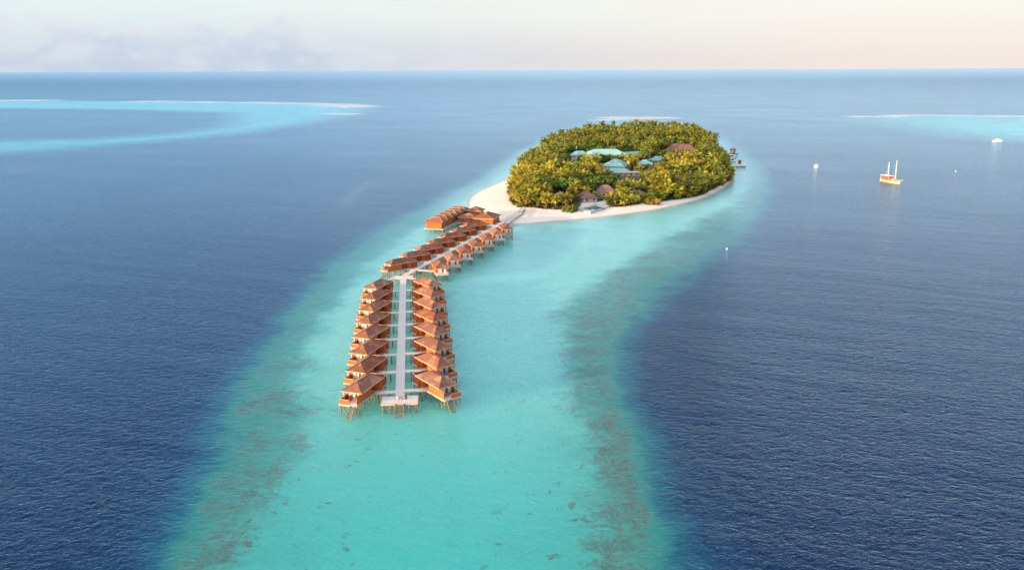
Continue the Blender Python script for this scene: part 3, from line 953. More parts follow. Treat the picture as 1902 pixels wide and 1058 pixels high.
def globe_lamp(x, y, z, label, h=0.9, r=0.16):
    t = thing('lamp', label, 'lamp', (x, y, z))
    mb = MB(); mb.tube([(0, 0, 0), (0, 0, 0.05), (0, 0, h)], [0.12, 0.05, 0.05], 8); mb.build('post', M['fascia'], t)
    bm = bmesh.new(); bmesh.ops.create_icosphere(bm, subdivisions=2, radius=r)
    me_ = bpy.data.meshes.new('globe'); bm.to_mesh(me_); bm.free(); me_.materials.append(M['lamp'])
    g = bpy.data.objects.new('globe', me_); COL.objects.link(g); g.parent = t; g.location = (0, 0, h + r * 0.9)


lp = G(738, 746.5, DECK)
globe_lamp(lp[0], lp[1], DECK + 0.012, 'small lit globe lamp at the front of the end platform')
p, a_ = on_villa(ENT[N1 + 1][1], 10.1, 1.0)
globe_lamp(p.x, p.y, p.z, 'small lit globe lamp on the deck of the first right villa', 0.7, 0.2)
bp_ = G(754, 740, DECK)
bn = thing('bin', 'dark slatted timber bin on the end platform', 'bin', (bp_[0], bp_[1], DECK + 0.012), R(5))
mb = MB(); mb.box(-0.25, 0.25, -0.25, 0.25, 0.05, 0.85); mb.build('body', M['dark'], bn)
mb = MB(); mb.box(-0.3, 0.3, -0.3, 0.3, 0.85, 0.93); mb.build('lid', M['pile'], bn)
bp_ = G(741.5, 741, DECK)
bt = thing('bench', 'low timber bench in the middle of the end platform', 'bench', (bp_[0], bp_[1], DECK + 0.012), R(5))
mb = MB(); mb.box(-0.8, 0.8, -0.2, 0.2, 0.40, 0.47); mb.build('seat', M['pile'], bt)
for x in (-0.65, 0.65):
    mb = MB(); mb.box(x - 0.06, x + 0.06, -0.16, 0.16, 0, 0.40); mb.build('leg', M['dark'], bt)
bp_ = G(769.5, 515, DECK)
bn = thing('bin', 'dark timber bin at the right end of the head platform', 'bin', (bp_[0], bp_[1], DECK + 0.02), R(10))
mb = MB(); mb.box(-0.4, 0.4, -0.4, 0.4, 0.05, 1.1); mb.build('body', M['dark'], bn)
mb = MB(); mb.box(-0.46, 0.46, -0.46, 0.46, 1.1, 1.2); mb.build('lid', M['pile'], bn)

# ------------------------------------------------------------------ spa hall and its pavilions over the water
def piles_grid(t, xs, ys, top):
    for x in xs:
        for y in ys:
            add_pile(t, x, y, top)


o_ = G(788, 411.5, 5.4); f_ = G(822, 413, 5.4)
ang = math.atan2(*(f_ - o_)[::-1])
Wd = np.linalg.norm(f_ - o_); Ln = 42.0
spa = thing('spa_hall', 'long orange timber hall with six ridged brown roof bays over the water', 'building', (o_[0], o_[1], 0), ang + R(0))
mb = MB(); mb.box(-0.3, Wd + 0.1, 0.3, Ln - 0.2, 1.75, 2.05); mb.build('floor', M['deck'], spa)
mb = MB()
mb.box(0.6, Wd - 0.8, 0.7, 0.85, 2.05, 5.3); mb.box(0.6, Wd - 0.8, Ln - 0.8, Ln - 0.65, 2.05, 5.3)
mb.box(0.6, 0.75, 0.85, Ln - 0.8, 2.05, 5.3); mb.box(Wd - 0.95, Wd - 0.8, 0.85, Ln - 0.8, 2.05, 5.3)
mb.build('wall', M['wall'], spa)
mb = MB(); mb.bar((0.3, 0.25, 2.0), (Wd, 0.25, 2.0), 0.1, 0.3); mb.build('edge_beam', M['fascia'], spa)
for k in range(6):
    y0, y1 = k * 7.0, (k + 1) * 7.0
    mb = MB(); mb.hip(-0.15, Wd + 0.15, y0 + 0.003, y1 - 0.003, 5.35, 7.1, 2.9, 2.9)
    rf = mb.build('roof', M['roof'], spa)
    mb = MB(); ym = (y0 + y1) / 2; mb.bar((2.6, ym, 7.15), (Wd - 2.6, ym, 7.15), 0.3, 0.14)
    for x, xx in ((-.1, 2.7), (Wd + .1, Wd - 2.7)):
        mb.bar((x, y0 + .05, 5.42), (xx, ym, 7.17), 0.2, 0.1)
    mb.build('ridge_cap', M['fascia'], rf)
for k in range(6):
    mb = MB(); y0 = k * 6.8 + 1.8
    mb.box(Wd - 0.80, Wd - 0.76, y0, y0 + 1.1, 2.1, 4.3); mb.build('door', M['court'], spa)
piles_grid(spa, (0.3, 2.5, 4.7, 7.0, Wd - 0.4), (0.6, 7, 14, 21, 28, 35, 41), 1.75)


def pavilion(name, label, base_px, w_, l_, ang_, floor, eave, ridge, inset, wall='wall', roof='roof', pil=True, cat='pavilion', openings=2):
    c = G(*base_px, floor)
    t = thing(name, label, cat, (c[0], c[1], 0), ang_)
    mb = MB(); mb.box(-w_ / 2, w_ / 2, -l_ / 2, l_ / 2, floor - 0.25, floor); mb.build('floor', M['deck'], t)
    mb = MB(); a, b = w_ / 2 - 0.7, l_ / 2 - 0.7
    for q in ((-a, a, -b, -b + .15), (-a, a, b - .15, b), (-a, -a + .15, -b + .15, b - .15), (a - .15, a, -b + .15, b - .15)):
        mb.box(*q, floor, eave - 0.05)
    mb.build('wall', M[wall], t)
    mb = MB(); al = 'x' if w_ >= l_ else 'y'
    mb.hip(-w_ / 2, w_ / 2, -l_ / 2, l_ / 2, eave, ridge, inset, inset, along=al)
    rf = mb.build('roof', M[roof], t)
    mb = MB()
    for y in (-l_ / 2 - .03, l_ / 2 + .03): mb.bar((-w_ / 2, y, eave - .08), (w_ / 2, y, eave - .08), 0.07, 0.24)
    for x in (-w_ / 2 - .03, w_ / 2 + .03): mb.bar((x, -l_ / 2, eave - .08), (x, l_ / 2, eave - .08), 0.07, 0.24)
    mb.build('fascia', M['fascia'], rf)
    for k in range(openings):
        x = -a + 2 * a * (k + 0.5) / openings
        mb = MB(); mb.box(x - .5, x + .5, -b - .05, -b, floor + 0.05, floor + 2.1); mb.build('door', M['court'], t)
    if pil:
        piles_grid(t, np.linspace(-w_ / 2 + .5, w_ / 2 - .5, 3), np.linspace(-l_ / 2 + .5, l_ / 2 - .5, 3), floor - 0.25)
    return t


pavilion('spa_pavilion', 'wide orange pavilion with hip roof nearest the beach, beside the spa hall', (905, 413), 10.5, 13, R(-15), 2.0, 5.0, 7.3, 4.6)
pavilion('spa_pavilion', 'low orange pavilion between the long spa hall and the wide pavilion', (872, 411), 9.5, 9, R(-15), 2.0, 4.7, 6.2, 4.2)
pavilion('spa_pavilion', 'small pyramid roofed pavilion behind the two orange spa pavilions', (884, 401), 8, 8, R(-15), 2.0, 5.2, 7.2, 3.95)
wk_ = MB(); strip(wk_, G(826, 421.5, 2), G(858, 405.5, 2), 2.6, 1.75, 2.0)
wko = place_deck(wk_, 'boardwalk', G(826, 421.5, 2), G(858, 405.5, 2), M['deck'], None)
tag(wko, 'pale boardwalk beside the long spa hall', 'walkway')
wk_ = MB(); strip(wk_, G(880, 419.5, 2), G(931, 411, 2), 2.2, 1.75, 2.0)
wko = place_deck(wk_, 'boardwalk', G(880, 419.5, 2), G(931, 411, 2), M['deck'], None)
tag(wko, 'pale boardwalk in front of the wide spa pavilion', 'walkway')

# ------------------------------------------------------------------ island buildings
KEEP = []        # (pixel box that stays open to view, distance of the thing seen)


def house(name, label, px, w_, l_, ang_, wall_h, rise, inset, roof='teal', wall='whitewall', over=0.9, win=4, keep=None, extra=None):
    c = G(*px, 1.6)
    t = thing(name, label, 'building', (c[0], c[1], 1.5), ang_)
    a, b = w_ / 2, l_ / 2
    mb = MB()
    for q in ((-a, a, -b, -b + .2), (-a, a, b - .2, b), (-a, -a + .2, -b + .2, b - .2), (a - .2, a, -b + .2, b - .2)):
        mb.box(*q, -0.5, wall_h)
    mb.build('wall', M[wall], t)
    mb = MB(); mb.hip(-a - over, a + over, -b - over, b + over, wall_h, wall_h + rise, inset, inset, 0.3, along='x' if w_ >= l_ else 'y')
    rf = mb.build('roof', M[roof], t)
    mb = MB(); r0 = (a + over - inset) if w_ >= l_ else (b + over - inset)
    if w_ >= l_: mb.bar((-r0, 0, wall_h + rise + .05), (r0, 0, wall_h + rise + .05), 0.45, 0.2)
    else: mb.bar((0, -r0, wall_h + rise + .05), (0, r0, wall_h + rise + .05), 0.45, 0.2)
    mb.build('ridge_cap', M[roof], rf)
    floors = 2 if wall_h > 5.5 else 1
    for fl_ in range(floors):
        for k in range(win):
            x = -a + 2 * a * (k + 0.5) / win
            z = 0.9 + fl_ * 3.2
            mb = MB(); mb.box(x - .75, x + .75, -b - .06, -b + 0.02, z, z + 1.5); wf = mb.build('window', M['white'], t)
            mb = MB(); mb.box(x - .63, x + .63, -b - .09, -b - .055, z + .12, z + 1.38); mb.build('pane', M['glass'], wf)
    if keep:
        KEEP.append((*keep, c[1]))
    return t, c


house('resort_building', 'large white building with broad sea green hip roof, highest of the green roofs', (1124, 300), 31, 16, R(2), 6.6, 3.6, 7.5, keep=(1080, 262, 1146, 291), win=6)
house('resort_building', 'white wing with lower sea green roof at the left of the largest building', (1076, 300), 15, 11, R(4), 5.6, 3.0, 5.2, keep=(1056, 270, 1078, 303), win=3)
house('resort_building', 'white house with tall sea green hip roof in the middle of the island', (1142, 316), 18, 20, R(-20), 4.0, 4.6, 8.0, keep=(1120, 284, 1157, 314), win=4)
house('resort_building', 'long sea green roof running back behind the middle house', (1172, 296), 22, 8, R(28), 4.0, 2.6, 4, keep=(1150, 277, 1184, 290), win=3)
house('resort_building', 'low house with flat sea green roof in front of the middle house', (1146, 323), 16, 7, R(-4), 2.8, 1.5, 3.5, keep=(1126, 311, 1166, 320), win=3)
house('resort_building', 'small cream house with pale blue green pyramid roof', (1197, 311), 11, 9, R(-8), 3.2, 2.8, 5.0, keep=(1185, 294, 1210, 309), win=2)
house('resort_building', 'small house with blue green roof tucked behind the pyramid roofed house', (1222, 304), 12, 9, R(24), 3.2, 2.8, 4.5, keep=(1208, 290, 1233, 303), win=2)
house('service_building', 'long low beige flat building beside the dark lawn', (1161, 327), 20, 6, R(0), 3.0, 0.5, 2.8, roof='beigewall', wall='beigewall', over=0.5, win=5, keep=(1136, 321, 1188, 329))
house('restaurant', 'big hall with steep red brown thatched roof among the rear palms', (1264, 291), 27, 20, R(-10), 4.0, 7.0, 8.0, roof='redroof', wall='beigewall', over=1.6, win=5, keep=(1228, 264, 1292, 282))
house('beach_bar', 'low brown thatched roof left of the pool, half hidden by palms', (1042, 370), 8, 7, R(12), 2.4, 1.9, 3.6, roof='thatch', wall='beigewall', win=2, keep=(1030, 358, 1054, 363))
house('beach_bar', 'brown thatched roof directly behind the pool terrace', (1090, 374), 8.5, 10, R(18), 2.6, 3.4, 4.0, roof='thatch', wall='beigewall', win=2, keep=(1074, 351, 1102, 376))
house('beach_bar', 'tallest brown thatched roof right of the pool terrace', (1124, 366), 13, 11, R(-6), 2.8, 4.6, 5.6, roof='thatch', wall='beigewall', win=3, keep=(1106, 342, 1142, 360))
house('beach_bar', 'low brown thatched roof at the right end of the beach bar group', (1182, 368), 10, 8, R(-24), 2.4, 2.6, 4.0, roof='thatch', wall='beigewall', win=2, keep=(1174, 348, 1196, 362))
house('storage_hut', 'small dark brown pitched hut right of the beige flat building', (1210, 322), 6, 6, R(20), 2.4, 2.2, 2.9, roof='thatch', wall='beigewall', win=1, keep=(1202, 312, 1214, 320))
# pool terrace
pt = W([(1070, 388.5), (1106, 377.5), (1130, 384), (1097, 394.5)], 1.75)
tz = thing('swimming_pool', 'dark teal pool in a grey terrace at the edge of the beach', 'pool', (0, 0, 0))
pw = W([(1083, 386.9), (1107, 381.4), (1124.5, 386), (1097.5, 392.2)], 1.9)
mb = MB(); mb.prism(list(pt), 0.2, 1.85); mb.build('terrace', M['stone'], tz)
mb = MB()
for i in range(4):
    a, b = pw[i], pw[(i + 1) % 4]; mb.bar((*a, 1.93), (*b, 1.93), 0.55, 0.14)
mb.build('coping', M['stone'], tz)
mb = MB(); mb.prism(list(pw), 1.86, 1.90); mb.build('pool_water', M['pool'], tz)
KEEP.append((1078, 379, 1124, 393, pt[0][1]))
KEEP.append((1104, 364, 1122, 380, pt[1][1]))
gw = MB(); a, b = G(1110.5, 372, 1.8), G(1121, 367, 1.8); gw.bar((*a, 3.0), (*b, 3.0), 0.25, 2.6)
tag(gw.build('garden_wall', M['whitewall']), 'short cream wall beside the pool terrace', 'wall')
for px, top, lab in (((1070.5, 296), 10.5, 'white mast in front of the left green roofed wing'),):
    c = G(*px, 1.6)
    t = thing('mast', lab, 'mast', (c[0], c[1], 1.5))
    mb = MB(); mb.box(-0.8, 0.8, -0.8, 0.8, -0.3, 0.5); mb.build('base', M['white'], t)
    mb = MB(); mb.tube([(0, 0, 0.5), (0, 0, top)], [0.42, 0.32], 8); mb.build('shaft', M['white'], t)
    mb = MB(); mb.tube([(0, 0, top), (0, 0, top + 0.5)], [0.7, 0.15], 8); mb.build('cap', M['white'], t)
    KEEP.append((px[0] - 2, PX(c[0], c[1], top + 1.5)[1], px[0] + 2, px[1] - 12, c[1]))
KEEP.append((1148, 327, 1186, 338, G(1160, 333)[1]))
lw = MB(); lq = W([(1144, 337), (1150, 328.5), (1190, 329), (1190, 338)], 1.76); lw.prism(list(lq), 1.3, 1.80)
tag(lw.build('lawn', mottled('dark_lawn', (0.06, 0.065, 0.03), (0.10, 0.10, 0.045), 0.2)), 'dark flat lawn below the beige building', kind='structure')

# ------------------------------------------------------------------ landing stage right of the island
ls = thing('landing_stage', 'pale landing stage right of the island with an end platform', 'jetty')
mb = MB(); strip(mb, G(1345, 304.8, 1.5), G(1369, 305.5, 1.5), 5.0, 1.1, 1.5); mb.build('walkway', M['white'], ls)
q = W([(1367, 307.2), (1367.5, 303.6), (1384.5, 303.6), (1385, 307)], 1.6); mb = MB(); mb.prism(list(q), 0.9, 1.6); mb.build('platform', M['deck'], ls)
for i in range(4):
    for k in (0.1, 0.5, 0.9):
        p = q[i] + (q[(i + 1) % 4] - q[i]) * k; c0 = q.mean(0); p = c0 + (p - c0) * 0.93
        add_pile(ls, p[0], p[1], 0.95)


def hut(label, px, r, floor, eave, top, wallm, n=6):
    c = G(*px, floor)
    t = thing('jetty_hut', label, 'hut', (c[0], c[1], floor))
    ring = lambda rr, z: [(rr * math.cos(2 * math.pi * k / n + .4), rr * math.sin(2 * math.pi * k / n + .4), z) for k in range(n)]
    mb = MB(); mb.prism([p[:2] for p in ring(r * .72, 0)], 0.0, eave - floor); mb.build('wall', M[wallm], t)
    mb = MB(); mb.add(ring(r, eave - floor) + ring(r, eave - floor + .25) + [(0, 0, top - floor)], [tuple(range(n))[::-1]] + [(i, (i + 1) % n, n + (i + 1) % n, n + i) for i in range(n)] + [(n + i, n + (i + 1) % n, 2 * n) for i in range(n)])
    mb.build('roof', M['thatch'], t)
    mb = MB(); mb.box(-0.5, 0.5, -r * .72 - 0.02, -r * .72 + .3, 0, 1.9); mb.build('door', M['dark'], t)
    return t, c


hut('orange hut on the landing stage platform', (1373.5, 304.3), 2.2, 1.6, 4.0, 5.0, 'wall', 4)
hut('cream hut with peaked thatched roof on stilts right of the island', (1361.3, 285), 3.6, 2.0, 5.2, 7.6, 'beigewall')
c = G(1361.3, 285, 2.0)
hd = thing('stilt_deck', 'dark round deck under the peaked thatched hut', 'deck', (c[0], c[1], 0))
mb = MB(); mb.prism([(4.8 * math.cos(k * math.pi / 6), 4.8 * math.sin(k * math.pi / 6)) for k in range(12)], 1.7, 1.99); mb.build('platform', M['dark'], hd)
for k in range(6):
    add_pile(hd, 4.2 * math.cos(k * math.pi / 3), 4.2 * math.sin(k * math.pi / 3), 1.7)
mb = MB(); a, b = G(1336, 283, 1.9), G(1358, 285, 1.9); strip(mb, a, b, 1.8, 1.6, 1.9)
tag(mb.build('boardwalk', M['deck']), 'pale boardwalk out to the peaked hut', 'walkway')


# ------------------------------------------------------------------ boats
def loft_hull(mb, L, B, H, dr, n=14, stern=0.75, mi=0):
    """closed hull; bow at +x; sheer rising to both ends"""
    secs = []
    for i in range(n + 1):
        u = i / n
        w_ = B / 2 * (stern + (1 - stern) * min(1, u / 0.35)) if u < 0.35 else B / 2 * max(0.015, (1 - ((u - 0.35) / 0.65) ** 2.2))
        sh_ = H * (1 + 0.35 * max(0, (u - .45) / .55) ** 2 + 0.12 * max(0, (.3 - u) / .3))
        x = -L / 2 + L * u
        secs.append([(x, -w_, sh_), (x - 0.0 - 0.06 * L * u ** 4, -w_ * 0.86, 0.1), (x - 0.1 * L * u ** 4, -w_ * 0.45, -dr), (x - 0.1 * L * u ** 4, w_ * 0.45, -dr), (x - 0.06 * L * u ** 4, w_ * 0.86, 0.1), (x, w_, sh_)])
    vs = [p for s in secs for p in s]; fs = []
    for i in range(n):
        for k in range(5):
            fs.append((i * 6 + k, (i + 1) * 6 + k, (i + 1) * 6 + k + 1, i * 6 + k + 1))
        fs.append((i * 6 + 5, (i + 1) * 6 + 5, (i + 1) * 6, i * 6))
    fs.append(tuple(range(6))); fs.append(tuple(n * 6 + k for k in range(6))[::-1])
    mb.add(vs, fs, mi)


sc_ = G(1655, 339.3)
sb = thing('sailing_boat', 'two masted wooden sailing boat with cream hull anchored right of the island', 'boat', (sc_[0], sc_[1], 0), R(-77))
sb.scale = (0.82, 0.82, 0.88)
mb = MB(); loft_hull(mb, 23, 6.2, 1.9, 0.7); mb.build('hull', M['hull'], sb)
mb = MB(); loft_hull(mb, 23.2, 6.3, 0.45, -1.75 + 0.2); mb.v = [(x, y, z + 1.62 + 0.0) for x, y, z in mb.v]; mb.build('bulwark', M['varnish'], sb)
mb = MB(); mb.box(-9.5, -1.5, -2.3, 2.3, 2.3, 4.3); cb = mb.build('cabin', M['varnish'], sb)
mb = MB(); mb.box(-10.6, 0.2, -2.9, 2.9, 4.9, 5.05); mb.build('awning', M['white'], sb)
for x in (-10.2, -0.2):
    for y in (-2.6, 2.6):
        mb = MB(); mb.box(x - .08, x + .08, y - .08, y + .08, 2.0, 4.9); mb.build('post', M['white'], sb)
for k in range(4):
    mb = MB(); mb.box(-8.8 + k * 1.9, -7.7 + k * 1.9, -2.36, -2.31, 3.0, 3.8); mb.build('window', M['glass'], cb)
mb = MB(); mb.box(1.5, 5.0, -1.6, 1.6, 2.3, 3.0); mb.build('deckhouse', M['white'], sb)
for x, h in ((-4.6, 15.2), (4.6, 17.2)):
    mb = MB(); mb.tube([(x, 0, 1.5), (x - 0.2, 0, h)], [0.26, 0.2], 8); ms = mb.build('mast', M['white'], sb)
    mb = MB()
    for z in (h * .55, h * .78): mb.bar((x - .1, -1.3, z), (x - .1, 1.3, z), 0.14)
    mb.build('crosstree', M['white'], ms)
    mb = MB()
    for y in (-2.6, 2.6): mb.bar((x - 1.2, y, 2.2), (x - .15, 0, h * .78), 0.05)
    mb.build('shroud', M['white'], ms)
mb = MB(); mb.tube([(10.6, 0, 2.7), (14.5, 0, 3.7)], [0.16, 0.08], 7); mb.build('bowsprit', M['white'], sb)


def motor_boat(label, px, L, B, rz, dark_band=False, group=None):
    c = G(*px)
    t = thing('motor_boat', label, 'boat', (c[0], c[1], 0), rz, group)
    mb = MB(); loft_hull(mb, L, B, L * 0.11, 0.4); mb.build('hull', M['white'], t)
    z = L * 0.11
    mb = MB(); mb.prism([(-L * .36, -B * .36), (L * .14, -B * .36), (L * .26, -B * .2), (L * .26, B * .2), (L * .14, B * .36), (-L * .36, B * .36)], z, z + 1.1)
    cb_ = mb.build('cabin', M['dark'] if dark_band else M['white'], t)
    if not dark_band:
        mb = MB(); mb.box(-L * .30, L * .12, -B * .362 - .03, -B * .36, z + .4, z + .9); mb.box(-L * .30, L * .12, B * .36, B * .362 + .03, z + .4, z + .9); mb.build('window', M['glass'], cb_)
    mb = MB(); mb.prism([(-L * .40, -B * .40), (L * .16, -B * .40), (L * .22, 0), (L * .16, B * .40), (-L * .40, B * .40)], z + 1.1, z + 1.3); mb.build('roof', M['white'], t)
    mb = MB(); mb.box(-L * .1, L * .06, -B * .2, B * .2, z + 1.3, z + 2.0); mb.build('flybridge', M['white'], t)
    return t


motor_boat('white motor yacht at the edge of the right hand reef', (1851.5, 263.3), 9.5, 3.8, R(168))
motor_boat('small white motor boat left of the sailing boat', (1516.3, 311), 4.6, 2.6, R(-78))
motor_boat('dark windowed white boat moored nearer the landing stage', (1355, 300.5), 12, 4.5, R(4), True, 'white boats moored right of the island')
motor_boat('dark windowed white boat moored nearer the peaked hut', (1355, 293.5), 12, 4.5, R(4), True, 'white boats moored right of the island')


def buoy(px, r, label):
    c = G(*px)
    t = thing('buoy', label, 'buoy', (c[0], c[1], 0))
    bm = bmesh.new(); bmesh.ops.create_uvsphere(bm, u_segments=12, v_segments=8, radius=r)
    me_ = bpy.data.meshes.new('float'); bm.to_mesh(me_); bm.free(); me_.materials.append(M['white'])
    o = bpy.data.objects.new('float', me_); COL.objects.link(o); o.parent = t; o.location = (0, 0, r * 0.35)
    mb = MB(); mb.tube([(0, 0, r * 1.25), (0, 0, r * 1.9)], [r * 0.25, r * 0.18], 6); mb.build('ring', M['white'], t)


buoy((1670.5, 342), 0.75, 'round white mooring buoy at the bow of the sailing boat')
buoy((1350, 463), 0.42, 'small white buoy over the right hand reef edge')
buoy((1775, 318.5), 0.42, 'tiny white buoy in open water right of the sailing boat')


# ------------------------------------------------------------------ vegetation
def leaf_quads(c, a, b):
    """c, a, b arrays (n,3): quads centred c spanned by half vectors a, b"""
    v = np.stack([c - a - b, c + a - b, c + a + b, c - a + b], 1).reshape(-1, 3)
    f = np.arange(len(c) * 4).reshape(-1, 4)
    return v, f


def palm_crown(seed, L=3.4, nf=26, ns=9, wide=0.17):
    r = np.random.default_rng(seed)
    V, MI = [], []
    for i in range(nf):
        u = i / (nf - 1)
        az_ = i * 2.39996 + r.normal(0, .15)
        e0 = R(78 - 112 * u ** 0.85 + r.normal(0, 7))
        Lf = L * (0.75 + 0.3 * math.sin(math.pi * min(1, u + 0.25))) * r.uniform(0.88, 1.1)
        droop = R(45 + 45 * u + r.normal(0, 8))
        dead = u > 0.84
        if dead: e0 = R(r.uniform(-55, -35)); Lf *= 0.85; droop = R(35)
        p = np.zeros(3)
        hx_ = np.array([math.cos(az_), math.sin(az_), 0]); sd = np.array([-math.sin(az_), math.cos(az_), 0])
        for k in range(ns):
            t = (k + .5) / ns
            e = e0 - droop * t
            d = hx_ * math.cos(e) + np.array([0, 0, math.sin(e)])
            up = -hx_ * math.sin(e) + np.array([0, 0, math.cos(e)])
            st = Lf / ns
            ll = 0.95 * math.sin(math.pi * (0.12 + 0.80 * t)) * (L / 3.4) + 0.12
            for s_ in (-1, 1):
                tip = sd * s_ * math.cos(0.55) * ll - up * math.sin(0.55) * ll * r.uniform(0.5, 1.4) + d * 0.45 * ll
                q0 = p + d * st * 0.05; q1 = p + d * st * (0.05 + wide * 5)
                V += [q0, q1, q1 + tip * 0.98 - d * 0.06, q0 + tip - d * 0.02]
                MI.append(1 if dead else 0)
            p = p + d * st
    v = np.array(V); f = np.arange(len(v)).reshape(-1, 4)
    return v, f, np.array(MI)


def broad_crown(seed, rx=4.0, rz=3.0, ncl=26, nl=70, leaf=0.42):
    r = np.random.default_rng(seed)
    C, A, B = [], [], []
    for i in range(ncl):
        d = r.normal(size=3); d /= np.linalg.norm(d); d[2] = abs(d[2]) * 1.0 - 0.25
        k = r.uniform(0.55, 1.0)
        cc = np.array([d[0] * rx * k, d[1] * rx * k, d[2] * rz * k])
        cr = r.uniform(0.8, 1.5) * rx / 4.0
        n = r.normal(size=(nl, 3)); n /= np.linalg.norm(n, axis=1)[:, None]
        pts = cc + n * cr * np.array([1, 1, .75]) * r.uniform(0.6, 1.08, (nl, 1))
        nn = n + r.normal(0, .55, (nl, 3)); nn /= np.linalg.norm(nn, axis=1)[:, None]
        t1 = np.cross(nn, r.normal(size=(nl, 3))); t1 /= np.linalg.norm(t1, axis=1)[:, None]
        t2 = np.cross(nn, t1)
        sz = leaf * r.uniform(0.6, 1.3, (nl, 1))
        C.append(pts); A.append(t1 * sz); B.append(t2 * sz * 0.6)
    return leaf_quads(np.concatenate(C), np.concatenate(A), np.concatenate(B))


def mesh_of(name, v, f, mats, mi=None):
    me_ = bpy.data.meshes.new(name)
    for m_ in mats: me_.materials.append(m_)
    np_mesh(me_, v, f, mi)
    return me_


PALMS = [palm_crown(100 + k, L=4.0 + 0.35 * (k % 3), nf=24 + 2 * (k % 3)) for k in range(6)]
PALM_ME = [mesh_of('crown', *p[:2], [M['palm'], M['dead']], p[2]) for p in PALMS]
TRUNK_ME = []
for k in range(4):
    r_ = random.Random(k); bx, by = r_.uniform(-.09, .09), r_.uniform(-.09, .09)
    mb = MB(); mb.tube([(bx * (t * t - 1) * 1.0, by * (t * t - 1) * 1.0, t) for t in np.linspace(-0.06, 1, 7)], [0.22, 0.19, 0.16, 0.15, 0.14, 0.13, 0.13], 7)
    o = mb.build('trunk', M['bark']); TRUNK_ME.append(o.data); bpy.data.objects.remove(o)
BROADS = [broad_crown(200 + k, 4.2 + .4 * (k % 3), 3.2 + .3 * (k % 2)) for k in range(6)]
BROAD_ME = [mesh_of('crown', v, f, [M['leaf']]) for v, f in BROADS]
BTRUNK_ME = []
for k in range(3):
    r_ = random.Random(50 + k)
    mb = MB(); mb.tube([(0, 0, -0.06), (0.01, 0, 0.35), (0.0, 0.01, 0.7)], [0.32, 0.26, 0.18], 7)
    for q in range(4):
        a_ = q * 1.6 + r_.uniform(-.3, .3); mb.tube([(0, 0, 0.5), (math.cos(a_) * 1.0, math.sin(a_) * 1.0, 0.78), (math.cos(a_) * 2.0, math.sin(a_) * 2.0, 1.0)], [0.16, 0.11, 0.06], 6)
    o = mb.build('trunk', M['bark']); BTRUNK_ME.append(o.data); bpy.data.objects.remove(o)


def put(name, data, parent, loc, rot, scale):
    o = bpy.data.objects.new(name, data); COL.objects.link(o)
    o.parent = parent; o.location = loc; o.rotation_euler = rot; o.scale = scale
    return o


# landmarks that tell the groves apart
ZONES = [
    ((960, 374), 'at the left tip of the island above the wide sand'),
    ((1035, 380), 'in the row between the jetty landing and the pool'),
    ((1150, 378), 'behind the beach right of the pool'),
    ((1235, 364), 'behind the narrowing beach on the right'),
    ((1318, 345), 'at the right tip of the island over the rocky shore'),
    ((1345, 305), 'along the right shore below the landing stage'),
    ((985, 330), 'along the left shore of the island'),
    ((1040, 345), 'inland of the left beach near the big golden crown'),
    ((1110, 338), 'behind the thatched beach roofs'),
    ((1180, 340), 'around the dark lawn and the beige building'),
    ((1270, 325), 'in the dense right half of the island'),
    ((1080, 310), 'in front of the largest green roofed building'),
    ((1170, 305), 'among the green roofed houses'),
    ((1260, 295), 'in front of the red brown hall'),
    ((1000, 295), 'on the left shore level with the green roofs'),
]
ZW = np.array([G(*z[0], 1.5) for z in ZONES])


def zone(x, y):
    return ZONES[int(np.argmin((ZW[:, 0] - x) ** 2 + ((ZW[:, 1] - y) * 0.6) ** 2))][1]


FOOT = []
for o in list(COL.objects):
    if o.get('category') == 'building' and o.name.split('.')[0] in ('resort_building', 'service_building', 'restaurant', 'beach_bar', 'storage_hut'):
        wl = [c for c in o.children if c.name.startswith('wall')][0]
        xs = [v.co.x for v in wl.data.vertices]; ys = [v.co.y for v in wl.data.vertices]
        FOOT.append((o.location.x, o.location.y, o.rotation_euler.z, max(xs) + 1.2, max(ys) + 1.2))


def blocked(x, y, r=0.5):
    for cx, cy, a_, hx_, hy_ in FOOT:
        c, s = math.cos(-a_), math.sin(-a_)
        if abs(c * (x - cx) - s * (y - cy)) < hx_ + r and abs(s * (x - cx) + c * (y - cy)) < hy_ + r:
            return True
    P1 = np.array([x]), np.array([y])
    return bool(inside(pt, *P1)[0] or inside(lq, *P1)[0])


def fit_height(x, y, h, cr):
    """lower a tree that would stand in the open view over a clearing; 0 = no tree"""
    while h > 1.2:
        u, v0, k = PX(x, y, h + 1.7 + cr * 0.45)
        hit = False
        for x0, y0, x1, y1, dist in KEEP:
            if y < dist - 2 and u + cr * k * 0.75 > x0 and u - cr * k * 0.75 < x1 and v0 < y1 and PX(x, y, 1.7)[1] > y0:
                hit = True; break
        if not hit:
            return h
        h -= 0.8
    return 0


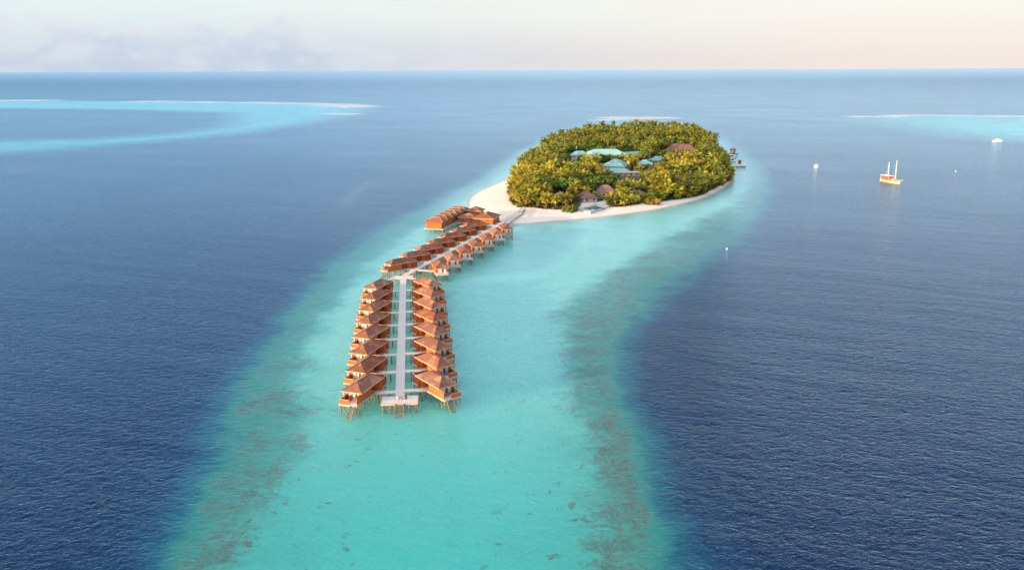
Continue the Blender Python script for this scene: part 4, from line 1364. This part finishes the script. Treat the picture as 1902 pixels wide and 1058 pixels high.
cand = []
cell = {}
r2 = np.random.default_rng(5)
bb = VEG.min(0), VEG.max(0)
N_TRY = 42000
tpx = r2.uniform(bb[0][0], bb[1][0], N_TRY); tpy = r2.uniform(bb[0][1], bb[1][1], N_TRY)
dv = sdist(VEG, tpx, tpy)
order = np.argsort(-dv * 0)
for x, y, d in zip(tpx, tpy, dv):
    if d < 0.6: continue
    sp = 4.2 if d < 14 else 5.8
    if y > 720: sp = 6.2
    gx_, gy_ = int(x // 6), int(y // 6)
    if any((x - a) ** 2 + (y - b) ** 2 < sp * sp for i in (-1, 0, 1) for j in (-1, 0, 1) for a, b in cell.get((gx_ + i, gy_ + j), ())):
        continue
    if blocked(x, y): continue
    cell.setdefault((gx_, gy_), []).append((x, y))
    cand.append((x, y, d))
cand.sort(key=lambda c: c[1])
palms, broads, bulk = [], [], []
for x, y, d in cand:
    q = r2.uniform()
    grove = math.sin(x * 0.075 + 2.1 * math.sin(y * 0.031)) + math.sin(y * 0.043 + 1.7 * math.sin(x * 0.05) + 1.0)
    kind = 'palm' if q < (0.82 if d < 12 else 0.56 + 0.26 * grove) else 'broad'
    edge = min(1.0, d / 22.0)
    tall = 3.5 * (r2.uniform() < 0.09)
    if kind == 'palm':
        h = r2.uniform(2.2, 5.5) * (1 - edge) + r2.uniform(8.0, 13.0) * edge
        if y > 760: h = r2.uniform(6.5, 13.0)
        h += tall * edge
        h2 = fit_height(x, y, h, 3.0)
    else:
        h = r2.uniform(2.2, 3.6) * (1 - edge) + r2.uniform(5.5, 9.0) * edge
        h2 = fit_height(x, y, h, 3.4)
    if h2 <= 0: continue
    it = (x, y, h2, kind)
    if kind == 'palm' and len(palms) < 300: palms.append(it)
    elif kind == 'broad' and len(broads) < 300 and y < 800: broads.append(it)
    else: bulk.append(it)

for i, (x, y, h, _) in enumerate(palms):
    zn = zone(x, y)
    z = float(ground_z(x, y))
    size = 'short' if h < 5 else ('tall' if h > 9.5 else 'middling')
    t = thing('coconut_palm', f'{size} coconut palm {zn}', 'palm', (x, y, z), r2.uniform(0, 6.28), f'{size} palms {zn}')
    put('trunk', TRUNK_ME[i % 4], t, (0, 0, 0), (0, 0, 0), (1, 1, h) if h > 1 else (1, 1, 1))
    k = r2.uniform(0.85, 1.15)
    put('crown', PALM_ME[i % 6], t, (0, 0, h), (r2.normal(0, .09), r2.normal(0, .09), r2.uniform(0, 6.28)), (k, k, k))
for i, (x, y, h, _) in enumerate(broads):
    zn = zone(x, y)
    z = float(ground_z(x, y))
    size = 'low bushy' if h < 4 else ('tall' if h > 7.2 else 'rounded')
    t = thing('broadleaf_tree', f'{size} green broadleaf tree {zn}', 'tree', (x, y, z), r2.uniform(0, 6.28), f'{size} broadleaf trees {zn}')
    put('trunk', BTRUNK_ME[i % 3], t, (0, 0, 0), (0, 0, 0), (1, 1, h))
    k = r2.uniform(0.8, 1.15) * (0.7 if h < 4 else 1)
    put('crown', BROAD_ME[i % 6], t, (0, 0, h), (0, 0, r2.uniform(0, 6.28)), (k, k, k * r2.uniform(.85, 1.1)))

# the far wood beyond the counted trees, one mass
LOWP = [palm_crown(300 + k, L=4.1, nf=20, ns=4, wide=0.18) for k in range(4)]
LOWB = [broad_crown(400 + k, 3.9, 3.0, 16, 34, 0.62) for k in range(4)]
V_, F_, I_ = [], [], []
off = 0


def push(v, f, mi, x, y, z, k, a_):
    global off
    c, s = math.cos(a_), math.sin(a_)
    vv = v * k
    vv = np.stack([vv[:, 0] * c - vv[:, 1] * s + x, vv[:, 0] * s + vv[:, 1] * c + y, vv[:, 2] + z], 1)
    V_.append(vv); F_.append(f + off); I_.append(np.full(len(f), mi) if np.isscalar(mi) else mi); off += len(v)


for i, (x, y, h, kind) in enumerate(bulk):
    z = 1.6
    if kind == 'palm':
        v, f, mi = LOWP[i % 4]
        push(v, f, mi, x, y, z + h, r2.uniform(.85, 1.15), r2.uniform(0, 6.28))
        s = 0.17
        tv = np.array([(-s, -s, 0), (s, -s, 0), (s, s, 0), (-s, s, 0), (-s, -s, h), (s, -s, h), (s, s, h), (-s, s, h)])
        push(tv, np.array([(0, 1, 5, 4), (1, 2, 6, 5), (2, 3, 7, 6), (3, 0, 4, 7)]), 3, x, y, z, 1, 0)
    else:
        v, f = LOWB[i % 4]
        push(v, f, 2, x, y, z + h, r2.uniform(.85, 1.2), r2.uniform(0, 6.28))
fm_ = mesh_of('wood', np.concatenate(V_), np.concatenate(F_), [M['palm'], M['dead'], M['leaf'], M['bark']], np.concatenate(I_))
wood = bpy.data.objects.new('wood', fm_); COL.objects.link(wood)
tag(wood, 'far wood of palms and broadleaf trees covering the back of the island', 'wood', kind='stuff')

# undergrowth, nobody could count it
n_ = 52000
ux = r2.uniform(bb[0][0], bb[1][0], n_); uy = bb[0][1] + (bb[1][1] - bb[0][1]) * r2.uniform(0, 1, n_) ** 1.5
du = sdist(VEG, ux, uy)
okm = du > -0.3
ux, uy, du = ux[okm], uy[okm], du[okm]
kill = np.zeros(len(ux), bool)
for cx, cy, a_, hx_, hy_ in FOOT:
    c, s = math.cos(-a_), math.sin(-a_)
    kill |= (np.abs(c * (ux - cx) - s * (uy - cy)) < hx_) & (np.abs(s * (ux - cx) + c * (uy - cy)) < hy_)
kill |= inside(pt, ux, uy) | inside(lq, ux, uy)
ux, uy, du = ux[~kill], uy[~kill], du[~kill]
hh = 0.9 + np.clip(du / 8, 0.1, 1) * 1.4 * (0.5 + 0.5 * np.sin(ux * 0.31 + 2 * np.sin(uy * 0.17)))
cz = ground_z(ux, uy) + hh * r2.uniform(0.2, 1, len(ux))
nn = r2.normal(size=(len(ux), 3)); nn[:, 2] = np.abs(nn[:, 2]) + .4; nn /= np.linalg.norm(nn, axis=1)[:, None]
t1 = np.cross(nn, r2.normal(size=nn.shape)); t1 /= np.linalg.norm(t1, axis=1)[:, None]
sz = r2.uniform(.35, .8, (len(ux), 1)) * np.where(uy > 620, 1.5, 1.0)[:, None]
v, f = leaf_quads(np.stack([ux, uy, cz], 1), t1 * sz, np.cross(nn, t1) * sz * .6)
un_ = bpy.data.objects.new('undergrowth', mesh_of('undergrowth', v, f, [M['under']])); COL.objects.link(un_)
tag(un_, 'tangled low green undergrowth beneath the island trees', 'undergrowth', kind='stuff')


# trees that stand out
def big_tree(name, label, px, rx, rz, h, mat, seed, ncl=46, nl=110, trunk=True, cat='tree'):
    c = G(*px, 1.6)
    t = thing(name, label, cat, (c[0], c[1], float(ground_z(*c))))
    v, f = broad_crown(seed, rx, rz, ncl, nl, 0.45)
    put('crown', mesh_of('crown', v, f, [M[mat]]), t, (0, 0, h), (0, 0, 0), (1, 1, 1))
    if trunk:
        put('trunk', BTRUNK_ME[0], t, (0, 0, 0), (0, 0, 0), (1.6, 1.6, h))


big_tree('banyan_tree', 'huge golden round crowned tree left of the thatched beach roofs', (1057, 354), 8.6, 5.2, 6.2, 'gold', 901)
big_tree('bush', 'bright green clipped round bush on the sand left of the pool', (1057, 391.5), 4.6, 2.0, 1.0, 'bush', 902, 30, 90, False, 'bush')
big_tree('bush', 'low yellow green bush where the jetty reaches the trees', (967, 384), 2.8, 1.7, 1.0, 'bush', 903, 18, 70, False, 'bush')
big_tree('bush', 'golden brown bush at the beach edge right of the palms by the pool', (1213, 376.5), 4.6, 2.4, 1.4, 'gold', 904, 26, 80, False, 'bush')
